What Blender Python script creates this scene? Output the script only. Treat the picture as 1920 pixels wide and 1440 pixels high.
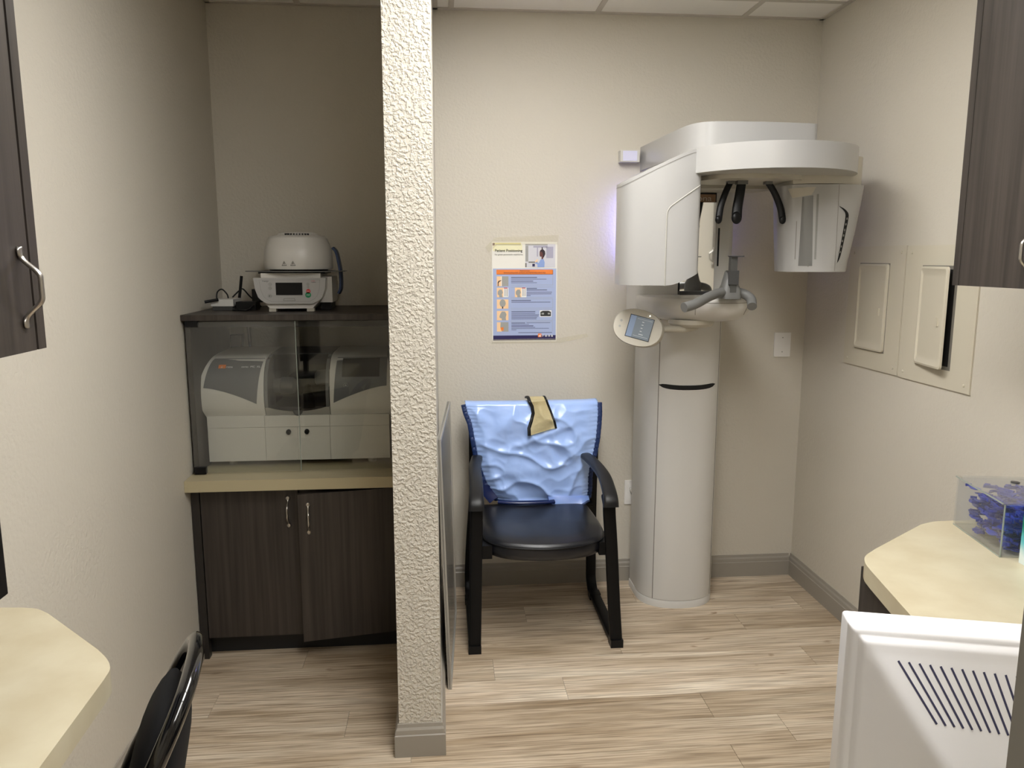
import bpy, bmesh, math, random
from mathutils import Vector, Matrix, noise
random.seed(7)
for o in list(bpy.data.objects): bpy.data.objects.remove(o)
sc = bpy.context.scene
COL = sc.collection

# ------------------------------------------------------------------ camera, world, exposure
XL, XR, D, H = -0.991, 1.769, 3.65, 2.687          # left wall, right wall, back wall, ceiling
YF = -1.9                                           # end of the corridor behind the camera
PX0, PX1, PY = -0.1575, -0.021, 2.335               # partition
cam = bpy.data.cameras.new('camera'); cam.sensor_fit = 'HORIZONTAL'; cam.sensor_width = 36.0
cam.lens = 1454.7 / 1920 * 36.0; cam.clip_start = 0.02
camo = bpy.data.objects.new('camera', cam); COL.objects.link(camo)
camo.location = (0, 0, 1.6035); camo.rotation_euler = (math.pi / 2 - 0.1604, 0, -0.0902)
sc.camera = camo
w = bpy.data.worlds.new('world'); sc.world = w; w.use_nodes = True
w.node_tree.nodes['Background'].inputs[0].default_value = (0.9, 0.95, 1, 1)
w.node_tree.nodes['Background'].inputs[1].default_value = 0.05
vs = sc.view_settings
vs.view_transform = 'Standard'; vs.look = 'None'; vs.gamma = 1; vs.use_curve_mapping = False
vs.exposure = 1.38
LIGHT_MAIN, LIGHT_NEAR, LIGHT_BACK = 6.8, 9.6, 5.2

# ------------------------------------------------------------------ materials
def srgb(r, g, b):
    f = lambda c: ((c / 255 + 0.055) / 1.055) ** 2.4 if c > 10 else c / 255 / 12.92
    return (f(r), f(g), f(b), 1)
MATS = {}
def mat(name, col, rough=0.5, metal=0.0, coat=0.0, spec=0.5, emit=None, estr=1.0, alpha=1.0):
    m = bpy.data.materials.new(name); m.use_nodes = True
    p = m.node_tree.nodes['Principled BSDF']
    p.inputs['Base Color'].default_value = col if len(col) == 4 else (*col, 1)
    p.inputs['Roughness'].default_value = rough; p.inputs['Metallic'].default_value = metal
    p.inputs['Coat Weight'].default_value = coat; p.inputs['Specular IOR Level'].default_value = spec
    p.inputs['Alpha'].default_value = alpha
    if emit:
        p.inputs['Emission Color'].default_value = (*emit, 1); p.inputs['Emission Strength'].default_value = estr
    MATS[name] = m; return m
def nodes(m): return m.node_tree.nodes, m.node_tree.links, m.node_tree.nodes['Principled BSDF']
def add_bump(m, scale, strength, dist=0.002, detail=3.0, stretch=(1, 1, 1), kind='noise', obj=False):
    n, l, p = nodes(m)
    tc = n.new('ShaderNodeTexCoord' if obj else 'ShaderNodeNewGeometry')
    mp = n.new('ShaderNodeMapping'); mp.inputs['Scale'].default_value = stretch
    l.new(tc.outputs['Object' if obj else 'Position'], mp.inputs['Vector'])
    t = n.new('ShaderNodeTexNoise'); t.inputs['Scale'].default_value = scale; t.inputs['Detail'].default_value = detail
    l.new(mp.outputs[0], t.inputs['Vector'])
    b = n.new('ShaderNodeBump'); b.inputs['Strength'].default_value = strength; b.inputs['Distance'].default_value = dist
    src = t.outputs['Fac']
    if kind == 'blob':
        r = n.new('ShaderNodeValToRGB'); r.color_ramp.elements[0].position = 0.42; r.color_ramp.elements[1].position = 0.62
        l.new(src, r.inputs[0]); src = r.outputs[0]
    l.new(src, b.inputs['Height']); l.new(b.outputs[0], p.inputs['Normal'])
def add_tone(m, c1, c2, scale, stretch=(1, 1, 1), detail=4.0, lo=0.35, hi=0.65, obj=False):
    n, l, p = nodes(m)
    tc = n.new('ShaderNodeTexCoord' if obj else 'ShaderNodeNewGeometry')
    mp = n.new('ShaderNodeMapping'); mp.inputs['Scale'].default_value = stretch
    l.new(tc.outputs['Object' if obj else 'Position'], mp.inputs['Vector'])
    t = n.new('ShaderNodeTexNoise'); t.inputs['Scale'].default_value = scale; t.inputs['Detail'].default_value = detail
    l.new(mp.outputs[0], t.inputs['Vector'])
    r = n.new('ShaderNodeValToRGB'); e = r.color_ramp.elements
    e[0].position = lo; e[0].color = c1; e[1].position = hi; e[1].color = c2
    l.new(t.outputs['Fac'], r.inputs[0]); l.new(r.outputs[0], p.inputs['Base Color'])
def glass(name, tint, ior=1.5, rough=0.0, haze=0.0):
    m = bpy.data.materials.new(name); m.use_nodes = True
    n, l = m.node_tree.nodes, m.node_tree.links
    n.remove(n['Principled BSDF'])
    tr = n.new('ShaderNodeBsdfTransparent'); tr.inputs[0].default_value = (*tint, 1)
    gl = n.new('ShaderNodeBsdfGlossy'); gl.inputs['Roughness'].default_value = rough
    fr = n.new('ShaderNodeFresnel'); fr.inputs[0].default_value = ior
    ge = n.new('ShaderNodeNewGeometry'); mi_ = n.new('ShaderNodeMapRange'); mi_.inputs[3].default_value = ior; mi_.inputs[4].default_value = 1 / ior
    l.new(ge.outputs['Backfacing'], mi_.inputs[0]); l.new(mi_.outputs[0], fr.inputs[0])
    mx = n.new('ShaderNodeMixShader'); l.new(fr.outputs[0], mx.inputs[0]); l.new(tr.outputs[0], mx.inputs[1]); l.new(gl.outputs[0], mx.inputs[2])
    out = mx.outputs[0]
    if haze:
        df = n.new('ShaderNodeBsdfDiffuse'); df.inputs[0].default_value = (.75, .73, .68, 1)
        m2 = n.new('ShaderNodeMixShader'); m2.inputs[0].default_value = haze
        l.new(out, m2.inputs[1]); l.new(df.outputs[0], m2.inputs[2]); out = m2.outputs[0]
    l.new(out, n['Material Output'].inputs[0]); MATS[name] = m; return m

WALLC = srgb(203, 197, 184)
M_wall = mat('wall_paint', WALLC, 0.55); add_bump(M_wall, 80, 0.5, 0.0045, 3)
M_wallp = mat('partition_plaster', WALLC, 0.5); add_bump(M_wallp, 95, 0.75, 0.005, 2.5, kind='blob')
M_base = mat('baseboard_paint', srgb(150, 144, 134), 0.4)
M_tile = mat('ceiling_tile', srgb(240, 237, 231), 0.9); add_bump(M_tile, 260, 0.3, 0.002)
M_grid = mat('ceiling_grid', srgb(198, 192, 182), 0.5)
M_dark = mat('dark_laminate', srgb(72, 64, 58), 0.42)
add_tone(M_dark, srgb(40, 35, 31), srgb(64, 57, 52), 1.0, (60, 60, 1.6), 5, .3, .72); add_bump(M_dark, 1.0, .12, .001, 4, (200, 200, 6))
M_darkedge = mat('dark_edge', srgb(38, 34, 31), 0.45)
M_toe = mat('black_toe_kick', srgb(22, 22, 24), 0.6)
M_count = mat('cream_laminate', srgb(226, 214, 180), 0.38)
add_tone(M_count, srgb(184, 173, 145), srgb(195, 186, 160), 9, (1, 1, 1), 5)
M_white = mat('white_plastic', srgb(171, 170, 168), 0.28, coat=.3)
M_white2 = mat('white_lacquer', srgb(205, 203, 198), 0.35)
M_ivory = mat('ivory_plastic', srgb(190, 185, 172), 0.4)
M_offw = mat('off_white_shell', srgb(216, 212, 204), 0.35)
M_seam = mat('seam_grey', srgb(120, 116, 108), 0.6)
M_black = mat('black_plastic', srgb(11, 11, 13), 0.38, spec=.3)
M_blackg = mat('black_gloss', srgb(10, 10, 12), 0.12, coat=.6)
M_blackm = mat('black_steel', srgb(11, 11, 12), 0.45, spec=.2)
M_leather = mat('black_vinyl', srgb(22, 23, 28), 0.33); add_bump(M_leather, 420, .25, .0006)
M_armp = mat('arm_pad_plastic', srgb(24, 24, 25), 0.42, spec=.35); add_bump(M_armp, 900, .2, .0004)
M_fabric = mat('black_fabric', srgb(13, 13, 15), 0.8, spec=.25); add_bump(M_fabric, 700, .4, .0006)
M_grey = mat('grey_plastic', srgb(104, 104, 102), 0.4)
M_dgrey = mat('dark_grey_plastic', srgb(62, 62, 62), 0.4)
M_mgrey = mat('mid_grey_panel', srgb(96, 97, 99), 0.4)
M_chrome = mat('brushed_nickel', srgb(190, 186, 180), 0.28, metal=1)
M_mirror = mat('mirror', (.93, .93, .91), 0.03, metal=1)
M_alu = mat('satin_aluminium', srgb(186, 184, 178), 0.35, metal=.6)
M_board = mat('silver_board', srgb(176, 176, 172), 0.22, metal=.45, coat=.3)
M_apron = mat('light_blue_vinyl', srgb(168, 198, 255), 0.24, spec=.7)
M_navy = mat('navy_binding', srgb(20, 44, 92), 0.5)
M_under = mat('dark_blue_vinyl', srgb(18, 32, 78), 0.25)
M_collar = mat('tan_vinyl', srgb(240, 226, 182), 0.4); add_bump(M_collar, 70, .5, .004)
M_screen = mat('dark_screen', srgb(10, 10, 12), 0.35, spec=.25)
M_lcd = mat('lcd_screen', srgb(98, 106, 112), 0.2, emit=(.13, .15, .17), estr=.25)
M_lcdt = mat('lcd_text', srgb(200, 205, 205), 0.4)
M_led = mat('blue_led', (.3, .3, .9), .4, emit=(.28, .28, 1.0), estr=12)
M_led2 = mat('dim_blue_led', (.3, .3, .9), .4, emit=(.28, .28, 1.0), estr=3)
M_ledw = mat('status_led', (.9, .9, .7), .4, emit=(1, 1, .75), estr=4)
M_lamp = mat('lamp_diffuser', (.9, .9, .88), .5, emit=(1.0, .985, .96), estr=LIGHT_MAIN)
M_lampb = mat('corridor_lamp_diffuser', (.9, .9, .88), .5, emit=(1.0, .988, .968), estr=LIGHT_BACK)
M_lampc = mat('near_lamp_diffuser', (.9, .9, .88), .5, emit=(1.0, .988, .968), estr=LIGHT_NEAR)
M_monw = mat('white_monitor_plastic', srgb(214, 213, 214), .35)
M_plate = mat('wall_plate_plastic', srgb(232, 230, 226), .35)
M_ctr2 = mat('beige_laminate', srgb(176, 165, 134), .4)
M_screenb = mat('black_touch_screen', srgb(6, 6, 7), .4, spec=.08)
M_paper = mat('paper', srgb(232, 230, 222), .35)
M_panelp = mat('panel_paint', srgb(201, 194, 176), .42)
M_void = mat('dark_void', srgb(12, 10, 10), .8)
M_blue = mat('blue_plastic', srgb(34, 58, 170), .3)
M_blue2 = mat('deep_blue_plastic', srgb(26, 40, 130), .3)
M_blueflap = mat('steel_blue_plastic', srgb(54, 72, 112), .45)
M_red = mat('red_button', srgb(196, 48, 50), .4)
M_green = mat('green_button', srgb(24, 130, 84), .4)
M_txt = mat('black_print', srgb(38, 38, 40), .6)
M_txtg = mat('grey_print', srgb(120, 118, 112), .6)
M_orange = mat('orange_print', srgb(236, 130, 48), .5)
M_white_p = mat('white_print', srgb(240, 240, 238), .5)
M_lblue = mat('pale_blue_print', srgb(166, 180, 216), .45)
M_navyp = mat('navy_print', srgb(36, 30, 84), .45)
M_peach = mat('peach_print', srgb(244, 206, 160), .5)
M_gprint = mat('mid_grey_print', srgb(158, 158, 154), .5)
M_yellow = mat('yellow_print', srgb(228, 220, 150), .5)
M_skin = mat('brown_print', srgb(96, 52, 50), .5)
M_hair = mat('dark_print', srgb(40, 24, 34), .5)
M_bprint = mat('blue_print', srgb(138, 162, 214), .5)
M_lgprint = mat('light_grey_print', srgb(206, 206, 212), .5)
M_linep = mat('slate_print', srgb(92, 96, 130), .6)
M_tape = mat('clear_tape', srgb(226, 218, 190), .25, alpha=.25)
M_glass = glass('cabinet_glass', (.93, .94, .93), 1.5, 0.0)
M_glassl = glass('hazy_reflection_glass', (.93, .94, .93), 1.5, 0.02, haze=.035)  # diffuse haze mixed in as the left pane's hazy reflection
M_acryl = glass('clear_acrylic', (.95, .96, .97), 1.45, 0.0, haze=.03)
M_smoke = glass('smoked_hood', (.34, .34, .35), 1.5, 0.03)
M_cable = mat('white_cable', srgb(214, 210, 200), .5)

# floor: wood-look planks, tone changes from plank to plank
M_plank = mat('plank_vinyl', srgb(168, 150, 126), 0.42)
n, l, p = nodes(M_plank)
g = n.new('ShaderNodeNewGeometry'); oi = n.new('ShaderNodeObjectInfo')
off = n.new('ShaderNodeVectorMath'); off.operation = 'SCALE'; off.inputs[0].default_value = (37, 91, 53)
l.new(oi.outputs['Random'], off.inputs['Scale'])
ad = n.new('ShaderNodeVectorMath'); l.new(g.outputs['Position'], ad.inputs[0]); l.new(off.outputs[0], ad.inputs[1])
def nz(stretch, scale, detail, dist=0.0):
    mp = n.new('ShaderNodeMapping'); mp.inputs['Scale'].default_value = stretch; l.new(ad.outputs[0], mp.inputs['Vector'])
    t = n.new('ShaderNodeTexNoise'); t.inputs['Scale'].default_value = scale; t.inputs['Detail'].default_value = detail; t.inputs['Distortion'].default_value = dist
    l.new(mp.outputs[0], t.inputs['Vector']); return t.outputs['Fac']
def ramp(src, stops):
    r = n.new('ShaderNodeValToRGB'); e = r.color_ramp.elements
    while len(e) < len(stops): e.new(.5)
    for i, (ps, c) in enumerate(stops): e[i].position = ps; e[i].color = c
    l.new(src, r.inputs[0]); return r.outputs[0]
big = ramp(nz((1.3, 11, 1), 1.2, 5, .6), [(.28, srgb(184, 164, 138)), (.5, srgb(218, 201, 178)), (.74, srgb(238, 226, 206))])
fine = ramp(nz((3.0, 95, 1), 1.5, 7, .4), [(.32, srgb(150, 140, 128)), (.6, srgb(255, 255, 255))])
knot = ramp(nz((3, 9, 1), 1.6, 2, 1.5), [(.70, (1, 1, 1, 1)), (.80, srgb(170, 148, 124))])
def mul(a, b, f=1.0):
    x = n.new('ShaderNodeMix'); x.data_type = 'RGBA'; x.blend_type = 'MULTIPLY'; x.inputs[0].default_value = f
    l.new(a, x.inputs[6]); l.new(b, x.inputs[7]); return x.outputs[2]
tone = ramp(oi.outputs['Random'], [(0, srgb(222, 218, 212)), (1, (1, 1, 1, 1))])
l.new(mul(mul(mul(big, fine, .75), knot, .8), tone), p.inputs['Base Color'])
bp = n.new('ShaderNodeBump'); bp.inputs['Strength'].default_value = .12; bp.inputs['Distance'].default_value = .001
l.new(nz((2.2, 70, 1), 1.5, 6, .3), bp.inputs['Height']); l.new(bp.outputs[0], p.inputs['Normal'])

# ------------------------------------------------------------------ mesh helpers
def wmat(o):
    m = o.matrix_basis.copy()
    while o.parent:
        o2 = o.parent; m = o2.matrix_basis @ o.matrix_parent_inverse @ m if False else wmat(o2) @ o.matrix_parent_inverse @ o.matrix_basis
        return m
    return m
def setpar(o, p):
    o.parent = p; o.matrix_parent_inverse = wmat(p).inverted()
def tag(o, label=None, cat=None, group=None, kind=None):
    if label: o['label'] = label
    if cat: o['category'] = cat
    if group: o['group'] = group
    if kind: o['kind'] = kind
    return o
def thing(name, label, cat, loc=(0, 0, 0), group=None):
    o = bpy.data.objects.new(name, None); COL.objects.link(o); o.location = loc; o.empty_display_size = .05
    return tag(o, label, cat, group)
def BM(): return bmesh.new()
def bev(bm, width, seg=2, ang=25):
    es = [e for e in bm.edges if len(e.link_faces) == 2 and e.calc_face_angle(0) > math.radians(ang)]
    bmesh.ops.bevel(bm, geom=es, offset=width, offset_type='OFFSET', segments=seg, profile=.5, affect='EDGES', clamp_overlap=True)
    return bm
def obj(name, bm, m, parent=None, smooth=40, M=None):
    if M is not None: bm.transform(M)
    bmesh.ops.recalc_face_normals(bm, faces=bm.faces)
    me = bpy.data.meshes.new(name); bm.to_mesh(me); bm.free()
    for q in (m if isinstance(m, (list, tuple)) else [m]): me.materials.append(q)
    if smooth:
        me.shade_smooth(); me.set_sharp_from_angle(angle=math.radians(smooth))
    o = bpy.data.objects.new(name, me); COL.objects.link(o)
    if parent: setpar(o, parent)
    return o
def box(bm, x0, x1, y0, y1, z0, z1, M=None):
    c = [(x0, y0, z0), (x1, y0, z0), (x1, y1, z0), (x0, y1, z0), (x0, y0, z1), (x1, y0, z1), (x1, y1, z1), (x0, y1, z1)]
    v = [bm.verts.new(M @ Vector(q) if M else q) for q in c]
    for f in ((0, 3, 2, 1), (4, 5, 6, 7), (0, 1, 5, 4), (1, 2, 6, 5), (2, 3, 7, 6), (3, 0, 4, 7)): bm.faces.new([v[i] for i in f])
    return bm
def bx(name, x0, x1, y0, y1, z0, z1, m, parent=None, b=0.0, seg=2):
    bm = box(BM(), x0, x1, y0, y1, z0, z1)
    if b: bev(bm, b, seg)
    return obj(name, bm, m, parent)
def loft(bm, rings, cap=True, closed=True):
    R = [[bm.verts.new(q) for q in r] for r in rings]
    n = len(R[0])
    for a, b in zip(R, R[1:]):
        for i in range(n if closed else n - 1):
            j = (i + 1) % n; bm.faces.new((a[i], a[j], b[j], b[i]))
    if cap:
        bm.faces.new(R[0][::-1]); bm.faces.new(R[-1])
    return bm
def prism(bm, pts, zb, zt):
    """plan polygon; zb / zt a number or one per point"""
    k = len(pts); g = lambda q, i: q[i] if isinstance(q, (list, tuple)) else q
    return loft(bm, [[(x, y, g(zb, i)) for i, (x, y) in enumerate(pts)], [(x, y, g(zt, i)) for i, (x, y) in enumerate(pts)]])
def prism_y(bm, pts, y0, y1):
    return loft(bm, [[(x, y0, z) for x, z in pts], [(x, y1, z) for x, z in pts]])
def prism_x(bm, pts, x0, x1):
    return loft(bm, [[(x0, y, z) for y, z in pts], [(x1, y, z) for y, z in pts]])
def catmull(pts, k=6):
    P = [Vector(q) for q in pts]; P = [P[0] * 2 - P[1]] + P + [P[-1] * 2 - P[-2]]
    out = []
    for i in range(1, len(P) - 2):
        a, b, c, d = P[i - 1:i + 3]
        for s in range(k):
            t = s / k
            out.append(.5 * ((2 * b) + (c - a) * t + (2 * a - 5 * b + 4 * c - d) * t * t + (3 * b - a - 3 * c + d) * t ** 3))
    out.append(P[-2]); return out
def cat2(pts, k=6): return [(q.x, q.y) for q in catmull([(a, b, 0) for a, b in pts], k)]
def sweep(bm, pts, rw, rt, A=(0, 0, 1), n=12, power=2.0, cap=True):
    """tube with an elliptic / rounded-box section; rw along A, rt across; numbers or lists"""
    P = [Vector(q) for q in pts]; A = Vector(A); rings = []
    for i, c in enumerate(P):
        T = (P[min(i + 1, len(P) - 1)] - P[max(i - 1, 0)]).normalized()
        a = A - T * A.dot(T)
        if a.length < 1e-4: a = T.orthogonal()
        a.normalize(); b = T.cross(a)
        w_ = rw[i] if isinstance(rw, (list, tuple)) else rw; t_ = rt[i] if isinstance(rt, (list, tuple)) else rt
        r = []
        for k in range(n):
            th = 2 * math.pi * (k + .5) / n; cc, ss = math.cos(th), math.sin(th)
            e = 2 / power
            r.append(c + a * (w_ * math.copysign(abs(cc) ** e, cc)) + b * (t_ * math.copysign(abs(ss) ** e, ss)))
        rings.append(r)
    return loft(bm, rings, cap)
def tube(name, pts, r, m, parent=None, n=10, k=6):
    return obj(name, sweep(BM(), catmull(pts, k) if k else pts, r, r, n=n), m, parent, 60)
def superell(cx, cy, a, b, p=2.5, n=40, rot=0.0):
    out = []
    for i in range(n):
        t = 2 * math.pi * i / n; c, s = math.cos(t), math.sin(t)
        x = a * math.copysign(abs(c) ** (2 / p), c); y = b * math.copysign(abs(s) ** (2 / p), s)
        out.append((cx + x * math.cos(rot) - y * math.sin(rot), cy + x * math.sin(rot) + y * math.cos(rot)))
    return out
def rrect(x0, x1, y0, y1, r, k=5):
    out = []
    for cx, cy, a0 in ((x1 - r, y0 + r, -90), (x1 - r, y1 - r, 0), (x0 + r, y1 - r, 90), (x0 + r, y0 + r, 180)):
        for i in range(k + 1):
            a = math.radians(a0 + 90 * i / k); out.append((cx + r * math.cos(a), cy + r * math.sin(a)))
    return out
def lathe(bm, cx, cy, prof, n=40):
    return loft(bm, [[(cx + r * math.cos(2 * math.pi * i / n), cy + r * math.sin(2 * math.pi * i / n), z) for i in range(n)] for r, z in prof])
def disc_y(bm, cx, cz, r, y0, y1, n=20):
    return loft(bm, [[(cx + r * math.cos(2 * math.pi * i / n), y, cz + r * math.sin(2 * math.pi * i / n)) for i in range(n)] for y in (y0, y1)])
def text(name, body, size, o, xd, yd, m, parent, align='LEFT', depth=.0003, sx=1.0, bold=0.0):
    cu = bpy.data.curves.new(name, 'FONT'); cu.body = body; cu.size = size; cu.align_x = align; cu.extrude = depth; cu.offset = bold
    t = bpy.data.objects.new(name, cu); COL.objects.link(t)
    dg = bpy.context.evaluated_depsgraph_get(); me = bpy.data.meshes.new_from_object(t.evaluated_get(dg))
    bpy.data.objects.remove(t); bpy.data.curves.remove(cu)
    X = Vector(xd).normalized(); Y = Vector(yd).normalized(); Z = X.cross(Y)
    Mx = Matrix.Translation(o) @ Matrix((X, Y, Z)).transposed().to_4x4() @ Matrix.Diagonal((sx, 1, 1, 1))
    me.transform(Mx); me.materials.clear(); me.materials.append(m); me.name = name
    ob = bpy.data.objects.new(name, me); COL.objects.link(ob); setpar(ob, parent); return ob
def clone(src, parent, M):
    c = src.copy(); COL.objects.link(c); c.parent = parent
    c.matrix_parent_inverse = wmat(parent).inverted() if parent else Matrix(); c.matrix_basis = M @ Matrix(); return c
def S(o): return tag(o, kind='structure')

# ------------------------------------------------------------------ room shell
S(bx('wall_left', XL - .12, XL, YF, D + .12, 0, H + .05, M_wall))
S(bx('wall_back', XL, XR, D, D + .12, 0, H + .05, M_wall))
S(bx('wall_right', XR, XR + .12, YF, D + .12, 0, H + .05, M_wall))
S(bx('wall_hall', XL - .12, XR + .12, YF - .12, YF, 0, H + .05, M_wall))
S(obj('wall_partition', bev(box(BM(), PX0, PX1, PY, D, 0, H), .004, 2), M_wallp))
S(obj('wall_front', bev(box(BM(), .531, XR, .49, .59, 0, H), .004, 2), M_wall))
S(obj('trim_1', bev(box(BM(), .507, .531, .47, .6, 0, H), .003, 2), mat('door_frame_paint', srgb(118, 115, 108), .45)))

fl = S(bx('floor', XL - .12, XR + .12, YF - .12, D + .12, -.06, -.003, M_seam))
ends = {0: .185, 1: .445, 2: .94, 3: 1.17, -1: .72, -2: 1.31, -3: .36, -4: .9, 4: -.35, 5: .6, 6: 1.42}
PLK, PW = 1.29, .1565
for r in range(-5, 31):
    y1 = 2.9175 - PW * r; y0 = y1 - PW
    if y0 > D: continue
    x = ends.get(r, random.uniform(XL, XL + PLK)); x -= PLK * math.ceil((x - XL) / PLK)
    while x < XR:
        a, b, c, d = max(x, XL) + .0007, min(x + PLK, XR) - .0007, max(y0, YF) + .0006, min(y1, D) - .0006
        if b - a > .02 and d - c > .01: obj('plank', bev(box(BM(), a, b, c, d, -.003, 0), .0008, 1), M_plank, fl, 30)
        x += PLK

ce = S(bx('ceiling', XL - .12, XR + .12, YF - .12, D + .12, H + .02, H + .1, M_tile))
GX = [-.6, .06, .712, 1.386]; GY = [3.41 - .664 * i for i in range(8)]
xs = [XL] + GX + [XR]; ys = [YF] + GY[::-1] + [D]
LAMPS = [(2, 5, 2, M_lamp, 'long fluorescent ceiling troffer in front of the x-ray machine'), (2, 4, 1, M_lampc, 'square ceiling troffer over the middle of the room'),
         (2, 2, 2, M_lampb, 'long fluorescent ceiling troffer over the doorway')]
TAKEN = {(c[0], c[1] + k) for c in LAMPS for k in range(c[2])}
for i in range(len(xs) - 1):
    for j in range(len(ys) - 1):
        if (i, j) in TAKEN: continue
        obj('ceiling_tile', box(BM(), xs[i] + .004, xs[i + 1] - .004, ys[j] + .004, ys[j + 1] - .004, H + .003, H + .016), M_tile, ce)
for gx in GX:
    obj('grid_bar', box(BM(), gx - .012, gx + .012, YF, D, H - .001, H + .012), M_grid, ce)
for gy in GY:
  for ga, gb in zip(xs, xs[1:]):
    if any((xs.index(ga), j_) in TAKEN and (xs.index(ga), j_ - 1) in TAKEN and abs(ys[j_] - gy) < .01 for j_ in range(1, len(ys) - 1)): continue
    obj('grid_bar', box(BM(), ga, gb, gy - .012, gy + .012, H - .0005, H + .0125), M_grid, ce)
for q in ((XL, XR, D - .022, D), (PX1, PX1 + .022, PY, D), (PX0 - .022, PX0, PY, D), (PX0 - .022, PX1 + .022, PY - .022, PY)):
    obj('wall_angle', box(BM(), *q, H - .002, H + .013), M_grid, ce)
for q in ((XR - .022, XR, .6, D), (XL, XL + .022, YF, D)):
    obj('wall_angle', box(BM(), *q, H - .002, H + .013), M_grid, ce)
def troffer(ci, cj, cn, m, label):
    x0, x1, y0, y1 = xs[ci] + .014, xs[ci + 1] - .014, ys[cj] + .014, ys[cj + cn] - .014
    t = thing('ceiling_light', label, 'light', ((x0 + x1) / 2, (y0 + y1) / 2, H + .002), 'ceiling troffers')
    bm = BM()
    for q in ((x0, x1, y0, y0 + .03), (x0, x1, y1 - .03, y1), (x0, x0 + .03, y0 + .03, y1 - .03), (x1 - .03, x1, y0 + .03, y1 - .03)): box(bm, *q, H + .001, H + .018)
    obj('frame', bm, M_white2, t)
    obj('diffuser', box(BM(), x0 + .03, x1 - .03, y0 + .03, y1 - .03, H + .006, H + .012), m, t)
for ci, cj, cn_, m_, lab in LAMPS: troffer(ci, cj, cn_, m_, lab)

BP = [(0, 0), (.0145, 0), (.0145, .074), (.0118, .0775), (.0118, .081), (.0105, .092), (.006, .1), (.0045, .1115), (0, .1115)]
def baseboard(name, path, side=1):
    """path of plan points, wall on the left hand side when side=1"""
    rings = []; P = [Vector((a, b, 0)) for a, b in path]
    for i, c in enumerate(P):
        d0 = (P[i] - P[i - 1]).normalized() if i else (P[1] - P[0]).normalized()
        d1 = (P[i + 1] - P[i]).normalized() if i < len(P) - 1 else d0
        n0 = Vector((d0.y, -d0.x, 0)) * side; n1 = Vector((d1.y, -d1.x, 0)) * side
        nn = (n0 + n1) / (1 + n0.dot(n1))
        rings.append([c + nn * t + Vector((0, 0, z)) for t, z in BP])
    return S(obj(name, loft(BM(), rings), M_base, smooth=20))
baseboard('baseboard_back', [(PX1 + .0145, D), (XR - .0145, D)])
baseboard('baseboard_right', [(XR, D), (XR, 1.805)])
baseboard('baseboard_left', [(XL, YF), (XL, 3.03)])
baseboard('baseboard_partition', [(PX0, 3.0), (PX0, PY), (PX1, PY), (PX1, D - .0145)], 1)

# ------------------------------------------------------------------ furniture helpers
def handle_mesh():
    L = .128; c = []; rw = []; rt = []
    for i in range(41):
        t = i / 40; s = t * 2 - 1; e = abs(s)
        k = max(0, min(1, (.80 - e) / .55)); k = k * k * (3 - 2 * k)
        c.append((0, .0035 + .027 * k, s * L / 2)); sp = math.exp(-((e - .88) / .10) ** 4)
        rw.append((.0044 + .0042 * sp) * (1 if e < .96 else .75)); rt.append(.0042 - .0012 * sp)
    bm = sweep(BM(), c, rw, rt, (1, 0, 0), 10)
    me = bpy.data.meshes.new('handle'); bm.to_mesh(me); bm.free(); me.materials.append(M_chrome); me.shade_smooth()
    return me
HM = handle_mesh()
def handle(parent, M):
    o = bpy.data.objects.new('handle', HM); COL.objects.link(o); o.parent = parent
    o.matrix_parent_inverse = wmat(parent).inverted(); o.matrix_basis = M; tag(o, 'brushed nickel bow handle'); return o

# ------------------------------------------------------------------ alcove: base cabinet, counter, hutch
CY = 3.03
cb = thing('base_cabinet', 'dark wood two-door base cabinet under the alcove counter', 'cabinet', (-.575, 3.3, 0))
bm = BM()
box(bm, XL + .02, XL + .038, CY + .018, D - .005, .09, .717); box(bm, PX0 - .022, PX0 - .004, CY + .018, D - .005, .09, .717)
box(bm, XL + .038, PX0 - .022, CY + .03, D - .005, .09, .108); box(bm, XL + .038, PX0 - .022, D - .02, D - .005, .108, .717)
box(bm, XL + .038, PX0 - .022, CY + .018, CY + .036, .67, .717)
obj('body', bm, M_dark, cb)
bx('toe_kick', XL + .02, PX0 - .004, 3.087, 3.105, 0, .09, M_toe, cb)
bx('filler_strip', XL + .004, -.957, CY - .004, CY + .03, 0, .717, M_darkedge, cb)
d1 = bx('door', -.953, -.578, CY - .002, CY + .016, .09, .703, M_dark, cb, .0012, 1)
handle(d1, Matrix.Translation((-.617, CY - .002, .612)) @ Matrix.Rotation(math.pi, 4, 'Z'))
hinge = Matrix.Translation((PX0 - .008, CY + .002, 0)) @ Matrix.Rotation(math.radians(9.5), 4, 'Z')
d2 = obj('door', bev(box(BM(), -.408, 0, -.004, .014, .09, .70), .0012, 1), M_dark, cb, M=hinge)
handle(d2, hinge @ Matrix.Translation((-.37, -.004, .602)) @ Matrix.Rotation(math.pi, 4, 'Z'))
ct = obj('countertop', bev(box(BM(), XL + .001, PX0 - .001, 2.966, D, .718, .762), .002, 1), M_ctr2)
tag(ct, 'beige laminate countertop in the alcove between cabinet and glass hutch', 'countertop')

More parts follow.
